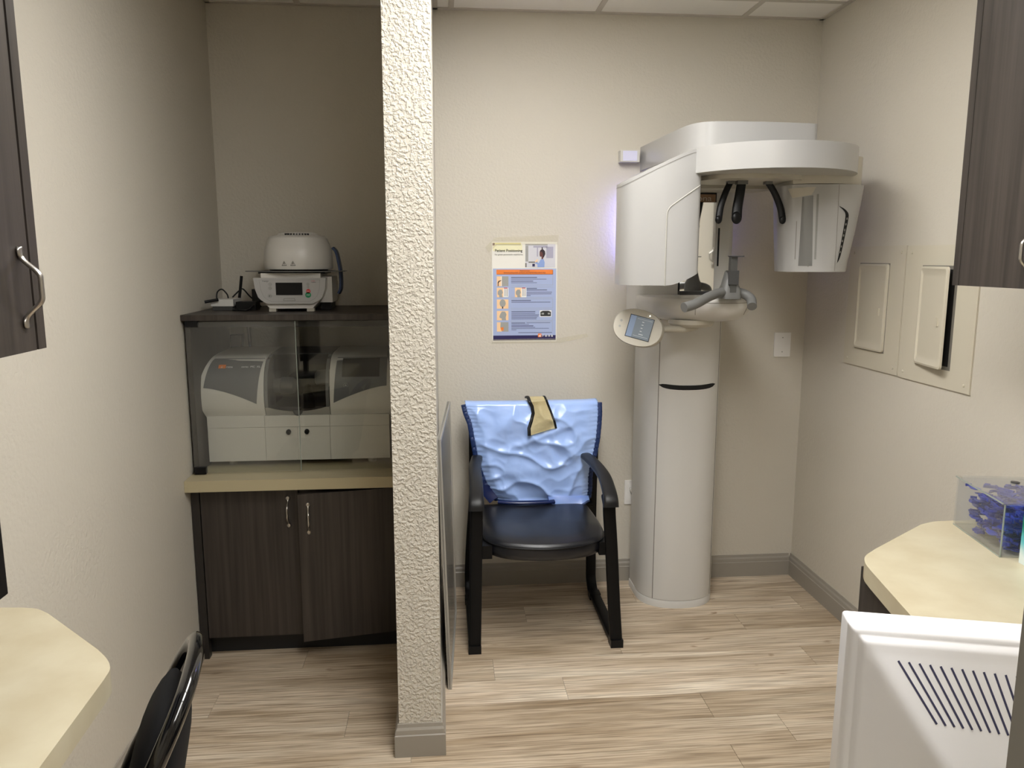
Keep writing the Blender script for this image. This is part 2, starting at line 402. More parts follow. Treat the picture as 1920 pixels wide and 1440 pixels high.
HY, HT = 3.062, 1.391
hu = thing('glass_hutch', 'dark wood hutch with two clear glass doors on the alcove counter', 'cabinet', (-.575, 3.35, .762))
bx('top_board', XL + .002, PX0 - .001, HY - .012, 3.63, HT - .022, HT, M_dark, hu, .0015, 1)
bx('side_panel', XL + .008, XL + .028, HY + .012, 3.62, .763, HT - .022, M_dark, hu)
bx('side_panel', PX0 - .024, PX0 - .004, HY + .012, 3.62, .763, HT - .022, M_dark, hu)
bx('inner_rail', XL + .028, PX0 - .024, HY + .02, HY + .038, HT - .05, HT - .022, M_darkedge, hu)
g1 = bx('glass_door', XL + .014, -.566, HY - .004, HY + .002, .770, HT - .026, M_glassl, hu, .0006, 1)
g2 = bx('glass_door', -.562, PX0 - .006, HY - .001, HY + .005, .770, HT - .026, M_glass, hu, .0006, 1)
M_gedge = mat('glass_edge', srgb(150, 158, 150), .2)
bx('polished_edge', -.5665, -.564, HY - .0045, HY + .0025, .770, HT - .026, M_gedge, g1)
for (x0, x1, z0, z1, g_) in ((-.976, -.932, .766, .793, g1), (-.976, -.93, 1.345, 1.367, g1), (-.205, -.164, .768, .795, g2), (-.205, -.164, 1.345, 1.367, g2)):
    bx('glass_hinge', x0, x1, HY - .009, HY + .011, z0, z1, M_black, g_, .002, 1)

# outlet with plugged adapter inside the hutch
ou = thing('outlet_plate', 'white outlet plate with black plug behind the hutch glass', 'outlet', (-.92, D, 1.25))
bx('plate', -.962, -.905, D - .006, D - .0005, 1.195, 1.32, M_ivory, ou, .002, 1)
bx('plug', -.955, -.905, D - .055, D - .006, 1.20, 1.262, M_black, ou, .006, 2)
tube('cord', [(-.93, D - .05, 1.205), (-.928, D - .06, 1.1), (-.92, D - .05, .95), (-.9, D - .03, .8)], .004, M_black, ou)
tube('cord', [(-.90, D - .012, 1.34), (-.878, D - .03, 1.3), (-.872, D - .04, 1.2), (-.885, D - .04, 1.08), (-.86, D - .03, .85)], .007, M_dgrey, ou)

# ------------------------------------------------------------------ milling machine
mi = thing('milling_machine', 'white and grey dental milling machine behind the hutch glass', 'machine', (-.585, 3.36, .762))
MF = 3.165
bx('base_body', -.944, -.226, MF + .006, 3.56, .786, .972, M_offw, mi, .006, 2)
for a, b in ((-.949, -.7235), (-.722, -.5935), (-.5925, -.4635), (-.462, -.222)):
    dr = bx('front_door', a, b, MF, MF + .03, .7865, .925, M_offw, mi, .0022, 2)
bx('front_rail', -.949, -.7235, MF - .001, MF + .03, .9265, .973, M_offw, mi, .002, 2)
bx('front_rail', -.722, -.4635, MF - .001, MF + .03, .9265, .973, M_offw, mi, .002, 2)
bx('front_rail', -.462, -.222, MF - .001, MF + .03, .9265, .973, M_offw, mi, .002, 2)
for kx in (-.629, -.556):
    obj('lock_knob', loft(BM(), [[(kx + r * math.cos(a * math.pi / 8), MF + y, .905 + r * 1.1 * math.sin(a * math.pi / 8)) for a in range(16)] for r, y in ((.010, .002), (.010, -.006), (.007, -.010))]), M_black, mi)
for fx in (-.87, -.3):
    obj('foot', lathe(BM(), fx, 3.22, [(.018, .7625), (.018, .787)], 16), M_ivory, mi); 
    obj('foot', lathe(BM(), fx, 3.5, [(.018, .7625), (.018, .787)], 16), M_ivory, mi)
SEC = [(3.176, .968), (3.160, 1.0), (3.154, 1.04), (3.156, 1.08), (3.168, 1.125), (3.19, 1.163), (3.225, 1.192), (3.27, 1.207), (3.33, 1.212), (3.56, 1.212), (3.56, .968)]
SECs = cat2(SEC[:9], 4)
def yz_at(z):
    for (a, b), (c, d) in zip(SECs, SECs[1:]):
        if b <= z <= d: return a + (c - a) * (z - b) / max(d - b, 1e-6)
    return SECs[-1][0]
def pod(name, xa, xb, bulge_left):
    sec = SECs + SEC[9:]; N = 9; rings = []
    for i in range(N):
        t = i / (N - 1); r = []
        for (y, z) in sec:
            q = .034 * ((z - 1.07) / .135) ** 2
            lo, hi = (xa + q, xb) if bulge_left else (xa, xb - q)
            r.append((lo + (hi - lo) * t, y, z))
        rings.append(r)
    return obj(name, bev(loft(BM(), rings), .006, 3, 50), M_offw, mi, 40)
pod('left_pod', -.972, -.7185, True); pod('right_pod', -.4575, -.196, False)
def patch(name, m, parent, xl, xr, zt, zb, dy=-.0015, nx=14, nz=12):
    """curved panel lying on the front of a pod: xl/xr(v), zt, zb(u)"""
    bm = BM(); V = []
    for j in range(nz + 1):
        row = []
        for i in range(nx + 1):
            u = i / nx; v = j / nz; z = zt + (zb(u) - zt) * v
            vv = (zt - z) / (zt - min(zb(0), zb(1)))
            x = xl(vv) + (xr(vv) - xl(vv)) * u
            row.append(bm.verts.new((x, yz_at(z) + dy, z)))
        V.append(row)
    for j in range(nz):
        for i in range(nx): bm.faces.new((V[j][i], V[j][i + 1], V[j + 1][i + 1], V[j + 1][i]))
    return obj(name, bm, m, parent, 60)
pl_ = patch('left_panel', M_mgrey, mi, lambda v: -.925 - .03 * min(1, v * 1.5) ** .6, lambda v: -.724 - .024 * v ** .7, 1.2, lambda u: 1.092 - .068 * u ** 1.5)
pr_ = patch('right_panel', M_mgrey, mi, lambda v: -.431 - .012 * v, lambda v: -.226 - .004 * v, 1.2, lambda u: 1.092 - .068 * (1 - u) ** 1.5)
tag(pl_, 'charcoal grey panel with logo'); tag(pr_, 'charcoal grey panel with touch screen')
patch('touch_screen', M_screenb, pr_, lambda v: -.408, lambda v: -.257, 1.197, lambda u: 1.128, -.003)
def on_pod(x, z): return (x, yz_at(z) - .0028, z)
def slope(z): return (0, yz_at(z + .01) - yz_at(z - .01), .02)
bm = BM(); v = [bm.verts.new((x, yz_at(z) - .0025, z)) for x, z in ((-.9, 1.166), (-.872, 1.166), (-.872, 1.179), (-.9, 1.179))]; bm.faces.new(v)
obj('logo_block', bm, M_orange, pl_)
text('logo_text', 'si', .014, on_pod(-.891, 1.168), (1, 0, 0), slope(1.17), M_white_p, pl_)
text('logo_text', 'rona', .014, on_pod(-.870, 1.168), (1, 0, 0), slope(1.17), M_white_p, pl_)
text('model_text', 'cerec  MC  XL', .0125, on_pod(-.81, 1.168), (1, 0, 0), slope(1.17), M_white_p, pl_)
bm = BM()
for r0, r1 in ((.0085, .0100),):
    loft(bm, [[(-.392 + r * math.cos(a * math.pi / 10), yz_at(1.095) - .003, 1.095 + r * math.sin(a * math.pi / 10)) for a in range(20)] for r in (r0, r1)], cap=False)
vv = [bm.verts.new((-.392 + a, yz_at(1.095) - .003, 1.095 + b)) for a, b in ((-.004, -.004), (.004, -.004), (.004, .001), (0, .005), (-.004, .001))]; bm.faces.new(vv)
obj('home_symbol', bm, M_gprint, pr_)
# centre: chamber back, spindles, hood
bx('chamber', -.7155, -.4605, 3.36, 3.55, .972, 1.20, M_dgrey, mi)
hz = lambda u: 1.012 - .022 * (1 - (2 * u - 1) ** 2)
bm = BM(); V = []
for j in range(5):
    row = []
    for i in range(15):
        u = i / 14; zt_ = hz(u); z = .972 + (zt_ - .972) * j / 4; row.append(bm.verts.new((-.7155 + .255 * u, yz_at(z), z)))
    V.append(row)
for j in range(4):
    for i in range(14): bm.faces.new((V[j][i], V[j][i + 1], V[j + 1][i + 1], V[j + 1][i]))
bmesh.ops.solidify(bm, geom=bm.faces[:], thickness=-.006)
obj('chamber_front', bm, M_offw, mi)
hood = patch('hood', M_smoke, mi, lambda v: -.7145, lambda v: -.4615, 1.209, hz, -.001, 14, 16)
for a, b in ((-.7155, -.703), (-.473, -.4605)):
    patch('hood_frame', M_grey, hood, lambda v, a=a: a, lambda v, b=b: b, 1.209, lambda u: 1.008, -.003, 2, 14)
bx('hood_top', -.7155, -.4605, 3.3, 3.56, 1.202, 1.211, M_dgrey, hood)
bm = BM(); loft(bm, [[(-.5885 + .02 * math.cos(math.pi + math.pi * a / 12), y, .996 + .024 * math.sin(math.pi + math.pi * a / 12)) for a in range(13)] for y in (yz_at(.985) - .006, yz_at(.985) + .004)])
obj('hood_tab', bm, M_dgrey, hood)
for sx, zc in ((-.645, 1.075), (-.505, 1.105)):
    s_ = -1 if sx < -.6 else 1
    obj('spindle', loft(BM(), [[(sx + x * s_, 3.30 + r * math.cos(a * math.pi / 9), zc + r * math.sin(a * math.pi / 9)) for a in range(18)] for x, r in ((-.03, .022), (-.02, .034), (.0, .036), (.03, .036), (.034, .03), (.06, .03))]), M_white2, mi)
bm = lathe(BM(), -.57, 3.3, [(.03, .98), (.03, 1.03), (.018, 1.045), (.018, 1.07), (.008, 1.08)], 20); obj('block_holder', bm, M_black, mi)

# ------------------------------------------------------------------ furnace on the hutch
fu = thing('ceramic_furnace', 'white dental ceramic furnace with domed lid on the hutch', 'furnace', (-.59, 3.33, HT))
FO = [(-.746, 1.527), (-.462, 1.527), (-.466, 1.482), (-.478, 1.45), (-.496, 1.428), (-.52, 1.404), (-.69, 1.404), (-.712, 1.428), (-.73, 1.45), (-.741, 1.482)]
bm = prism_y(BM(), [(-.604 + (x + .604) * .985, z) for x, z in FO], 3.212, 3.44); bev(bm, .006, 2, 50); obj('body', bm, M_offw, fu)
FP = [(-.746, 1.527), (-.462, 1.527), (-.466, 1.482), (-.478, 1.45), (-.49, 1.437), (-.515, 1.424), (-.694, 1.424), (-.717, 1.437), (-.73, 1.45), (-.741, 1.482)]
fp = obj('control_fascia', bev(prism_y(BM(), FP, 3.196, 3.214), .004, 2, 50), M_white, fu)
FI = [(-.604 + (x + .604) * .84, 1.478 + (z - 1.478) * .84) for x, z in FP]
bm = loft(BM(), [[(x, 3.1955, z) for x, z in FI], [(-.604 + (x + .604) * .993, 3.1955, 1.478 + (z - 1.478) * .987) for x, z in FI]], cap=False); obj('outline', bm, M_txtg, fp)
bx('display', -.659, -.555, 3.1935, 3.197, 1.459, 1.508, M_screen, fp)
for (x, z, r, m) in ((-.681, 1.502, .0068, M_gprint), (-.682, 1.486, .0068, M_gprint), (-.684, 1.455, .0078, M_gprint), (-.532, 1.502, .0065, M_gprint), (-.532, 1.491, .0058, M_gprint), (-.532, 1.474, .0085, M_red), (-.533, 1.459, .0115, M_green)):
    obj('button', disc_y(BM(), x, z, r, 3.1928, 3.197), m, fp)
text('button_mark', 'P', .009, (-.6866, 3.1922, 1.4515), (1, 0, 0), (0, 0, 1), M_txt, fp)
for z, s in ((1.472, 'STOP'), (1.457, 'START')): text('button_mark', s, .005, (-.5325, 3.1922, z), (1, 0, 0), (0, 0, 1), M_white_p, fp, 'CENTER')
text('maker_text', 'Programat', .0058, (-.711, 3.1952, 1.5125), (1, 0, 0), (0, 0, 1), M_txt, fp)
text('maker_text', 'CS', .0045, (-.696, 3.1952, 1.508), (1, 0, 0), (0, 0, 1), M_txtg, fp)
text('maker_text', 'ivoclar', .0055, (-.519, 3.1952, 1.513), (1, 0, 0), (0, 0, 1), M_red, fp)
text('maker_text', 'vivadent', .0055, (-.519, 3.1952, 1.508), (1, 0, 0), (0, 0, 1), M_txt, fp)
bm = BM(); loft(bm, [[(a, 3.1945, b) for a, b in ((-.63, 1.437), (-.586, 1.437), (-.588, 1.444), (-.628, 1.444))], [(a, 3.1945, b) for a, b in ((-.632, 1.4355), (-.584, 1.4355), (-.5865, 1.4455), (-.6295, 1.4455))]], cap=False); obj('outline', bm, M_txtg, fp)
for fx, fy in ((-.68, 3.23), (-.53, 3.23), (-.68, 3.42), (-.53, 3.42)): obj('foot', bev(box(BM(), fx - .014, fx + .014, fy - .014, fy + .014, HT + .0005, 1.406), .002, 1), M_ivory, fu)
bx('neck', -.722, -.487, 3.225, 3.42, 1.525, 1.545, M_offw, fu, .004)
bx('rear_block', -.50, -.448, 3.27, 3.44, 1.425, 1.53, M_offw, fu, .018, 4)
bx('rear_vent', -.50, -.458, 3.30, 3.43, 1.393, 1.428, M_black, fu, .004)
bx('neck_gap', -.735, -.47, 3.24, 3.42, 1.543, 1.5535, M_black, fu)
bm = prism(BM(), cat2([(-.80, 3.30), (-.745, 3.245), (-.66, 3.195), (-.585, 3.185), (-.5, 3.2), (-.43, 3.25), (-.395, 3.29)], 4) + [(-.40, 3.4), (-.76, 3.4), (-.80, 3.33)], 1.550, 1.5535)
obj('cooling_tray', bm, M_grey, fu)
bm = lathe(BM(), -.588, 3.33, [(.118, 1.5535), (.118, 1.561)], 40); obj('lid_gap', bm, M_black, fu)
dome = obj('lid', lathe(BM(), -.588, 3.33, [(.136, 1.560), (.1385, 1.566), (.138, 1.60), (.1345, 1.645), (.129, 1.654), (.127, 1.662), (.118, 1.686), (.108, 1.694), (.082, 1.698), (.076, 1.706), (.06, 1.709), (.0, 1.710)], 56), M_white2, fu, 30)
for k in range(9):
    a = math.radians(-90 + (k - 3) * 7.5); Mx = Matrix.Translation((-.588, 3.33, 0)) @ Matrix.Rotation(a, 4, 'Z')
    obj('vent_slot', box(BM(), .078, .092, -.0018, .0018, 1.695, 1.7035, Mx), M_txt, dome)
for k, tx in enumerate((-.622, -.587)):
    bm = BM(); a = [(0, .011), (-.0105, -.008), (.0105, -.008)]
    f = lambda q: (tx + q[0], 3.33 - math.sqrt(.1385 ** 2 - (tx + q[0] + .588) ** 2) - .0012, 1.583 + q[1])
    loft(bm, [[f(q) for q in a], [f((q[0] * .78, q[1] * .78)) for q in a]], cap=False)
    q = [bm.verts.new(f(c)) for c in ((-.001, -.0035), (.001, -.0035), (.0015, .005), (-.0015, .005))]; bm.faces.new(q)
    obj('warning_sign', bm, M_txt, dome)
bm = BM(); sweep(bm, catmull([(-.450, 3.36, 1.648), (-.435, 3.36, 1.625), (-.422, 3.36, 1.55), (-.422, 3.36, 1.485), (-.432, 3.36, 1.458)], 5), .035, .006, (0, 1, 0), 10, 4); obj('side_flap', bm, M_blueflap, fu)

# router and adapters beside it
ro = thing('wifi_router', 'small white router with black antennas left of the furnace', 'router', (-.90, 3.36, HT))
bx('case', -.945, -.855, 3.30, 3.42, HT + .018, HT + .046, M_white2, ro, .005, 3)
bx('base', -.94, -.86, 3.305, 3.415, HT + .001, HT + .019, M_dgrey, ro, .003)
obj('antenna', sweep(BM(), [(-.91, 3.288, 1.437), (-.93, 3.285, 1.434), (-.962, 3.275, 1.428)], .0062, .005, n=10), M_black, ro)
obj('antenna', sweep(BM(), [(-.862, 3.43, 1.437), (-.858, 3.43, 1.46), (-.848, 3.43, 1.53)], .0062, .005, n=10), M_black, ro)
tube('cable', [(-.945, 3.39, 1.42), (-.945, 3.40, 1.46), (-.925, 3.40, 1.475), (-.905, 3.40, 1.455), (-.9, 3.40, 1.437)], .003, M_black, ro)
tube('cable', [(-.89, 3.43, 1.44), (-.868, 3.45, 1.465), (-.85, 3.45, 1.474), (-.825, 3.45, 1.445), (-.80, 3.455, 1.42), (-.78, 3.46, HT + .006)], .003, M_black, ro)
pa = thing('power_adapter', 'black power adapter with coiled cord between router and furnace', 'adapter', (-.81, 3.36, HT))
bx('brick', -.845, -.765, 3.30, 3.38, HT + .001, HT + .036, M_black, pa, .005, 2)
bx('plug_head', -.795, -.755, 3.37, 3.41, HT + .03, HT + .085, M_black, pa, .006, 2)
tube('cord', [(-.842, 3.31, HT + .012), (-.85, 3.27, HT + .006), (-.82, 3.245, HT + .006), (-.785, 3.25, HT + .006), (-.775, 3.3, HT + .02)], .004, M_black, pa)

# ------------------------------------------------------------------ left side: wall cabinet, counter, monitor, chair
uc = thing('wall_cabinet', 'dark wood wall cabinet with bow handle high on the left wall', 'cabinet', (-.83, 1.0, 1.456))
bx('body', XL + .001, -.68, .62, 1.358, 1.456, 2.44, M_dark, uc, .001, 1)
bx('end_stile', -.679, -.66, 1.333, 1.358, 1.456, 2.44, M_dark, uc, .001, 1)
bx('shadow_gap', -.6795, -.672, 1.32, 1.333, 1.458, 2.438, M_void, uc)
d = bx('door', -.679, -.66, .98, 1.3265, 1.456, 2.436, M_dark, uc, .0012, 1)
handle(d, Matrix.Translation((-.66, 1.297, 1.558)) @ Matrix.Rotation(-math.pi / 2, 4, 'Z'))
d = bx('door', -.679, -.66, .625, .976, 1.456, 2.436, M_dark, uc, .0012, 1)
handle(d, Matrix.Translation((-.66, .655, 1.558)) @ Matrix.Rotation(-math.pi / 2, 4, 'Z'))

LC = [(XL + .001, 1.65)] + cat2([(-.9, 1.642), (-.865, 1.633), (-.83, 1.608)], 4) + cat2([(-.66, 1.44), (-.628, 1.402), (-.608, 1.366), (-.603, 1.33)], 5) + [(-.578, .62), (XL + .001, .62)]
lc = thing('desk_counter', 'cream laminate desk counter with clipped corner along the left wall', 'countertop', (-.8, 1.1, 0))
obj('top', bev(prism(BM(), LC, .826, .87), .0015, 1, 60), M_count, lc, 30)
bx('support_panel', XL + .016, -.66, .64, .66, 0, .826, M_dark, lc)
bx('wall_cleat', XL + .001, XL + .02, .66, 1.62, .77, .826, M_dark, lc)

ml = thing('black_monitor', 'black flat monitor edge standing on the left desk counter', 'monitor', (-.84, 1.18, .87))
bx('screen_housing', -.85, -.802, .94, 1.424, .995, 1.31, M_black, ml, .006, 2)
bx('bezel', -.812, -.8, .942, 1.422, .997, 1.308, M_black, ml, .003, 2)
bx('panel', -.8005, -.7995, .96, 1.404, 1.02, 1.29, M_screen, ml)
bx('stand_neck', -.87, -.845, 1.15, 1.21, .885, 1.15, M_black, ml, .004)
obj('stand_base', bev(prism(BM(), rrect(-.95, -.78, 1.07, 1.29, .04), .8705, .886), .003, 2), M_black, ml)

# black chair tucked at the left counter: edge-on back with a tube loop
lcC = Vector((-.480, 1.405, -.012)); F = Vector((-.981, -.205, 0)).normalized(); L = Vector((-F.y, F.x, 0)); L = L if L.y < 0 else -L
def CB(s, z, f=0.0): return lcC + L * s + F * (f + .52 * (.86 - z)) + Vector((0, 0, z))
sc2 = thing('side_chair', 'black fabric side chair with glossy looped tube back at left', 'chair', (-.6, 1.35, 0))
hoop = [CB(.175, .44, -.03), CB(.178, .56), CB(.178, .69), CB(.165, .79), CB(.115, .855), CB(.04, .875), CB(-.04, .875), CB(-.115, .855), CB(-.165, .79), CB(-.178, .69), CB(-.178, .56), CB(-.175, .44, -.03)]
obj('back_frame', sweep(BM(), catmull(hoop, 6), .0155, .0155, F, 16), M_blackg, sc2, 60)
bm = BM(); rings = []
for i in range(15):
    t = i / 14; z = .44 + .385 * t; hw = .150 * (1 - .55 * max(0, (t - .72) / .28) ** 2.2) * (.9 + .1 * min(1, t * 4)); th = .046 * (1 - .75 * max(0, (t - .7) / .3) ** 2) + .002
    rings.append([lcC + L * (hw * c_) + F * (.035 + .19 * (.84 - z) + th * s_) + Vector((0, 0, z)) for c_, s_ in superell(0, 0, 1, 1, 2.6, 24)])
obj('backrest', loft(bm, rings), M_fabric, sc2, 60)
sp = lcC + F * .42
bm = BM(); rings = []
for zz, k in ((.415, .9), (.425, 1), (.455, 1), (.468, .93)):
    rings.append([(lambda q: q)(lcC + F * (.42 + .215 * k * c_) + L * (.21 * k * s_) + Vector((0, 0, zz))) for c_, s_ in superell(0, 0, 1, 1, 3.6, 28)])
obj('seat', loft(bm, rings), M_fabric, sc2, 50)
for s in (.175, -.175):
    a = CB(s, .44, -.03); fr = Vector((lcC.x, lcC.y, 0)) + F * .58 + L * s
    obj('leg', sweep(BM(), catmull([a, a - F * .05 + Vector((0, 0, -.2)), a - F * .12 + Vector((0, 0, -.43))], 5), .0125, .0125, F, 12), M_blackg, sc2, 60)
    obj('leg', sweep(BM(), catmull([fr + Vector((0, 0, .42)), fr + F * .02 + Vector((0, 0, .2)), fr + F * .05 + Vector((0, 0, .01))], 5), .0125, .0125, F, 12), M_blackg, sc2, 60)
    obj('seat_rail', sweep(BM(), [a, fr + Vector((0, 0, .41))], .012, .012, F, 10), M_blackg, sc2, 60)

# ------------------------------------------------------------------ right side: wall cabinet, counter, base cabinet
ur = thing('wall_cabinet', 'dark wood wall cabinet high on the right wall by the doorway', 'cabinet', (1.6, 1.4, 1.528))
bx('body', 1.46, XR - .001, .62, 2.092, 1.530, 2.44, M_dark, ur, .001, 1)
bx('end_stile', 1.44, 1.4595, 2.066, 2.092, 1.529, 2.44, M_dark, ur, .001, 1)
for a, b, hy in ((1.62, 2.064, 1.80), (1.125, 1.617, 1.25), (.625, 1.122, .76)):
    d = bx('door', 1.44, 1.4595, a, b, 1.529, 2.436, M_dark, ur, .0012, 1)
    handle(d, Matrix.Translation((1.44, hy, 1.62)) @ Matrix.Rotation(math.pi / 2, 4, 'Z'))
RC = [(XR - .001, 1.985)] + cat2([(1.42, 1.988), (1.375, 1.985), (1.325, 1.966)], 4) + cat2([(1.095, 1.80), (1.045, 1.757), (1.021, 1.715), (1.009, 1.67)], 5) + [(.955, 1.395), (.868, .905), (.40, .905), (.40, .62), (XR - .001, .62)]
rc = obj('desk_counter', bev(prism(BM(), RC, .826, .87), .0015, 1, 60), M_count, smooth=30)
tag(rc, 'cream laminate counter with clipped corner along the right wall', 'countertop')
rb = thing('base_cabinet', 'dark wood base cabinet under the right cream counter', 'cabinet', (1.4, 1.3, 0))
RB = [(XR - .016, 1.80), (1.062, 1.80), (1.052, 1.74), (.905, .90), (.905, .64), (XR - .016, .64)]
obj('body', prism(BM(), RB, .09, .825), M_dark, rb, 20)
obj('toe_kick', prism(BM(), [(XR - .05, 1.76), (1.12, 1.76), (.97, .92), (.97, .66), (XR - .05, .66)], 0, .09), M_toe, rb, 20)
fd = Vector((1.052 - .905, 1.74 - .90, 0)).normalized(); fn = Vector((-fd.y, fd.x, 0))
for a, b in ((.03, .43), (.435, .835)):
    p0 = Vector((.905, .90, 0)) + fd * a; q0 = Vector((.905, .90, 0)) + fd * b
    pts = [(p0 + fn * .0), (q0 + fn * .0), (q0 + fn * .018), (p0 + fn * .018)]
    obj('door', prism(BM(), [(q.x, q.y) for q in pts], .095, .812), M_dark, rb, 20)
bx('support_leg', .42, .46, .66, .70, 0, .826, M_dark, rb)

# acrylic box with blue holders
ub = Vector((-.182, -.983, 0)); wb = Vector((.983, -.182, 0)); ob_ = Vector((1.416, 1.96, .871))
MB = Matrix((( ub.x, wb.x, 0, ob_.x), (ub.y, wb.y, 0, ob_.y), (0, 0, 1, ob_.z), (0, 0, 0, 1)))
BL, BW, BH, T = .248, .17, .135, .004
ab = thing('acrylic_box', 'clear acrylic box full of blue holders on the right counter', 'box', tuple(ob_))
for nm, q in (('front_wall', (0, BL, 0, T, 0, BH)), ('back_wall', (0, BL, BW - T, BW, 0, BH)), ('end_wall', (0, T, T, BW - T, 0, BH)), ('end_wall', (BL - T, BL, T, BW - T, 0, BH)), ('base', (T, BL - T, T, BW - T, 0, T))):
    obj(nm, box(BM(), *q), M_acryl, ab, M=MB)
lid = obj('lid', box(BM(), -.004, BL + .003, -.004, BW + .004, BH + .0005, BH + .004), M_acryl, ab, M=MB)
obj('lid_button', lathe(BM(), .06, .12, [(.011, BH + .004), (.011, BH + .007), (.006, BH + .008)], 16), M_dgrey, lid, M=MB)
def edge_bar(q): obj('polished_edge', box(BM(), *q), M_gedge, ab, M=MB)
edge_bar((BL - .002, BL + .0006, -.0008, .0018, 0, BH)); edge_bar((0, BL, -.0008, .0006, -.0004, .0012)); edge_bar((0, BL, -.0046, -.0036, BH + .0005, BH + .0042))
kinds = []
bm = BM(); loft(bm, [superr for superr in [[(x, y, z) for x, y in superell(0, 0, .026, .018, 3, 20)] for z in (0, .003)]]); box(bm, .02, .055, -.006, .006, 0, .004); box(bm, .05, .055, -.014, .014, 0, .012); kinds.append((bm, M_blue))
bm = BM(); box(bm, -.03, .03, -.003, .003, 0, .014); box(bm, -.03, -.024, -.016, .016, 0, .012); box(bm, .012, .018, -.018, .003, 0, .012); box(bm, -.006, .018, -.022, -.018, 0, .012); kinds.append((bm, M_blue))
bm = BM(); loft(bm, [[(r * math.cos(a * math.pi / 10), r * math.sin(a * math.pi / 10), z) for a in range(20)] for r, z in ((.024, 0), (.024, .005), (.017, .005), (.017, 0), (.024, 0))], cap=False); box(bm, .02, .05, -.004, .004, 0, .005); kinds.append((bm, M_blue2))
protos = []
for bm, m in kinds:
    bev(bm, .0008, 1, 50); me = bpy.data.meshes.new('bite_holder'); bmesh.ops.recalc_face_normals(bm, faces=bm.faces); bm.to_mesh(me); bm.free(); me.materials.append(m); protos.append(me)
rnd = random.Random(3)
for k in range(240):
    hz_ = .008 + .112 * (k // 24) / 9.4
    lo = .035 + (.02 if hz_ < .05 else 0) + (.0 if rnd.random() < .8 else -.012)
    px_, py_ = rnd.uniform(.022, BL - .022), rnd.uniform(.020, BW - .020)
    near_long = py_ < .040 or py_ > BW - .040; near_end = px_ < .042 or px_ > BL - .042
    if near_long and near_end: px_ = min(max(px_, .042), BL - .042)
    rz_ = rnd.choice((0, math.pi)) + rnd.uniform(-.12, .12) if near_long else rnd.choice((.5, 1.5)) * math.pi + rnd.uniform(-.12, .12) if near_end else rnd.uniform(0, 6.28)
    o = bpy.data.objects.new('bite_holder', protos[k % 3]); COL.objects.link(o)
    o.matrix_basis = MB @ Matrix.Translation((px_, py_, hz_)) @ Matrix.Rotation(rz_, 4, 'Z') @ Matrix.Rotation(rnd.uniform(-.22, .22), 4, 'X') @ Matrix.Rotation(rnd.uniform(-.12, .12), 4, 'Y') @ Matrix.Scale(.6, 4)
    tag(o, 'small blue plastic film holder piled inside the clear acrylic box', 'holder', 'blue film holders in the acrylic box')

# tissue box
tb = thing('tissue_box', 'teal and white tissue box beside the clear acrylic box', 'box', (1.45, 1.58, .87))
M_tiss = mat('tissue_print', srgb(120, 190, 190), .4)
n, l, p = nodes(M_tiss); g = n.new('ShaderNodeNewGeometry'); sp_ = n.new('ShaderNodeSeparateXYZ'); l.new(g.outputs['Position'], sp_.inputs[0])
nn = n.new('ShaderNodeTexNoise'); nn.inputs['Scale'].default_value = 14; l.new(g.outputs['Position'], nn.inputs['Vector'])
mr = n.new('ShaderNodeMapRange'); mr.inputs[1].default_value = .87; mr.inputs[2].default_value = .995; l.new(sp_.outputs['Z'], mr.inputs[0])
a2 = n.new('ShaderNodeMath'); a2.operation = 'MULTIPLY_ADD'; a2.inputs[1].default_value = .55; l.new(nn.outputs['Fac'], a2.inputs[0]); l.new(mr.outputs[0], a2.inputs[2])
r = n.new('ShaderNodeValToRGB'); e = r.color_ramp.elements; e[0].position = .42; e[0].color = srgb(214, 226, 224); e[1].position = 1.1; e[1].color = srgb(20, 116, 92)
q = e.new(.72); q.color = srgb(90, 182, 190); l.new(a2.outputs[0], r.inputs[0]); l.new(r.outputs[0], p.inputs['Base Color'])
bx('carton', 1.394, 1.51, 1.46, 1.682, .8705, .992, M_tiss, tb, .0015, 1)
obj('opening', bev(prism(BM(), superell(1.452, 1.57, .03, .07, 2, 24), .9915, .9928), .0003, 1), M_white_p, tb)
bm = BM(); rings = []
for i in range(6):
    t = i / 5; rings.append([(1.452 + c_ * (.02 - .008 * t) + .006 * math.sin(5 * t + 9 * c_), 1.57 + s_ * (.05 - .02 * t), .992 + .045 * t + .008 * t * math.sin(4 * c_ + 7 * s_)) for c_, s_ in superell(0, 0, 1, 1, 2, 18)])
obj('tissue', loft(bm, rings), M_white_p, tb)

# white monitor seen from behind
mw = thing('white_monitor', 'white monitor seen from behind with slanted vent slots at bottom right', 'monitor', (.68, .76, .87))
a0 = Vector((.4735, .8225, 1.18)); dx = Vector((.9635, -.2675, 0)).normalized(); nrm = Vector((dx.y, -dx.x, 0)); nrm = nrm if nrm.y < 0 else -nrm
up = (Vector((0, 0, 1)) + nrm * .03).normalized()
WM, HM_ = .44, .285
def MP(u, v, d_): return a0 + dx * u - up * v + nrm * d_        # u right, v down, d out towards the doorway
def bulge(u, v):
    u2 = min(u, WM - u)
    e = min(u2, v, HM_ - v)
    d0 = .012 * min(1, max(0, e / .006)) ** .5                       # rim
    if e > .008: d0 = .012 + .009 * min(1, max(0, e - .010) / .005)         # inner step
    ramp_ = min((u2 - .018) / .080, (v - .02) / .118, (HM_ - v - .018) / .05)
    return d0 + .05 * max(0, min(1, ramp_))
bm = BM(); us = [0, .001, .003, .006, .009, .011, .014, .018] + [.018 + (WM - .036) * i / 60 for i in range(1, 60)] + [WM - q for q in (.018, .014, .011, .009, .006, .003, .001, 0)]
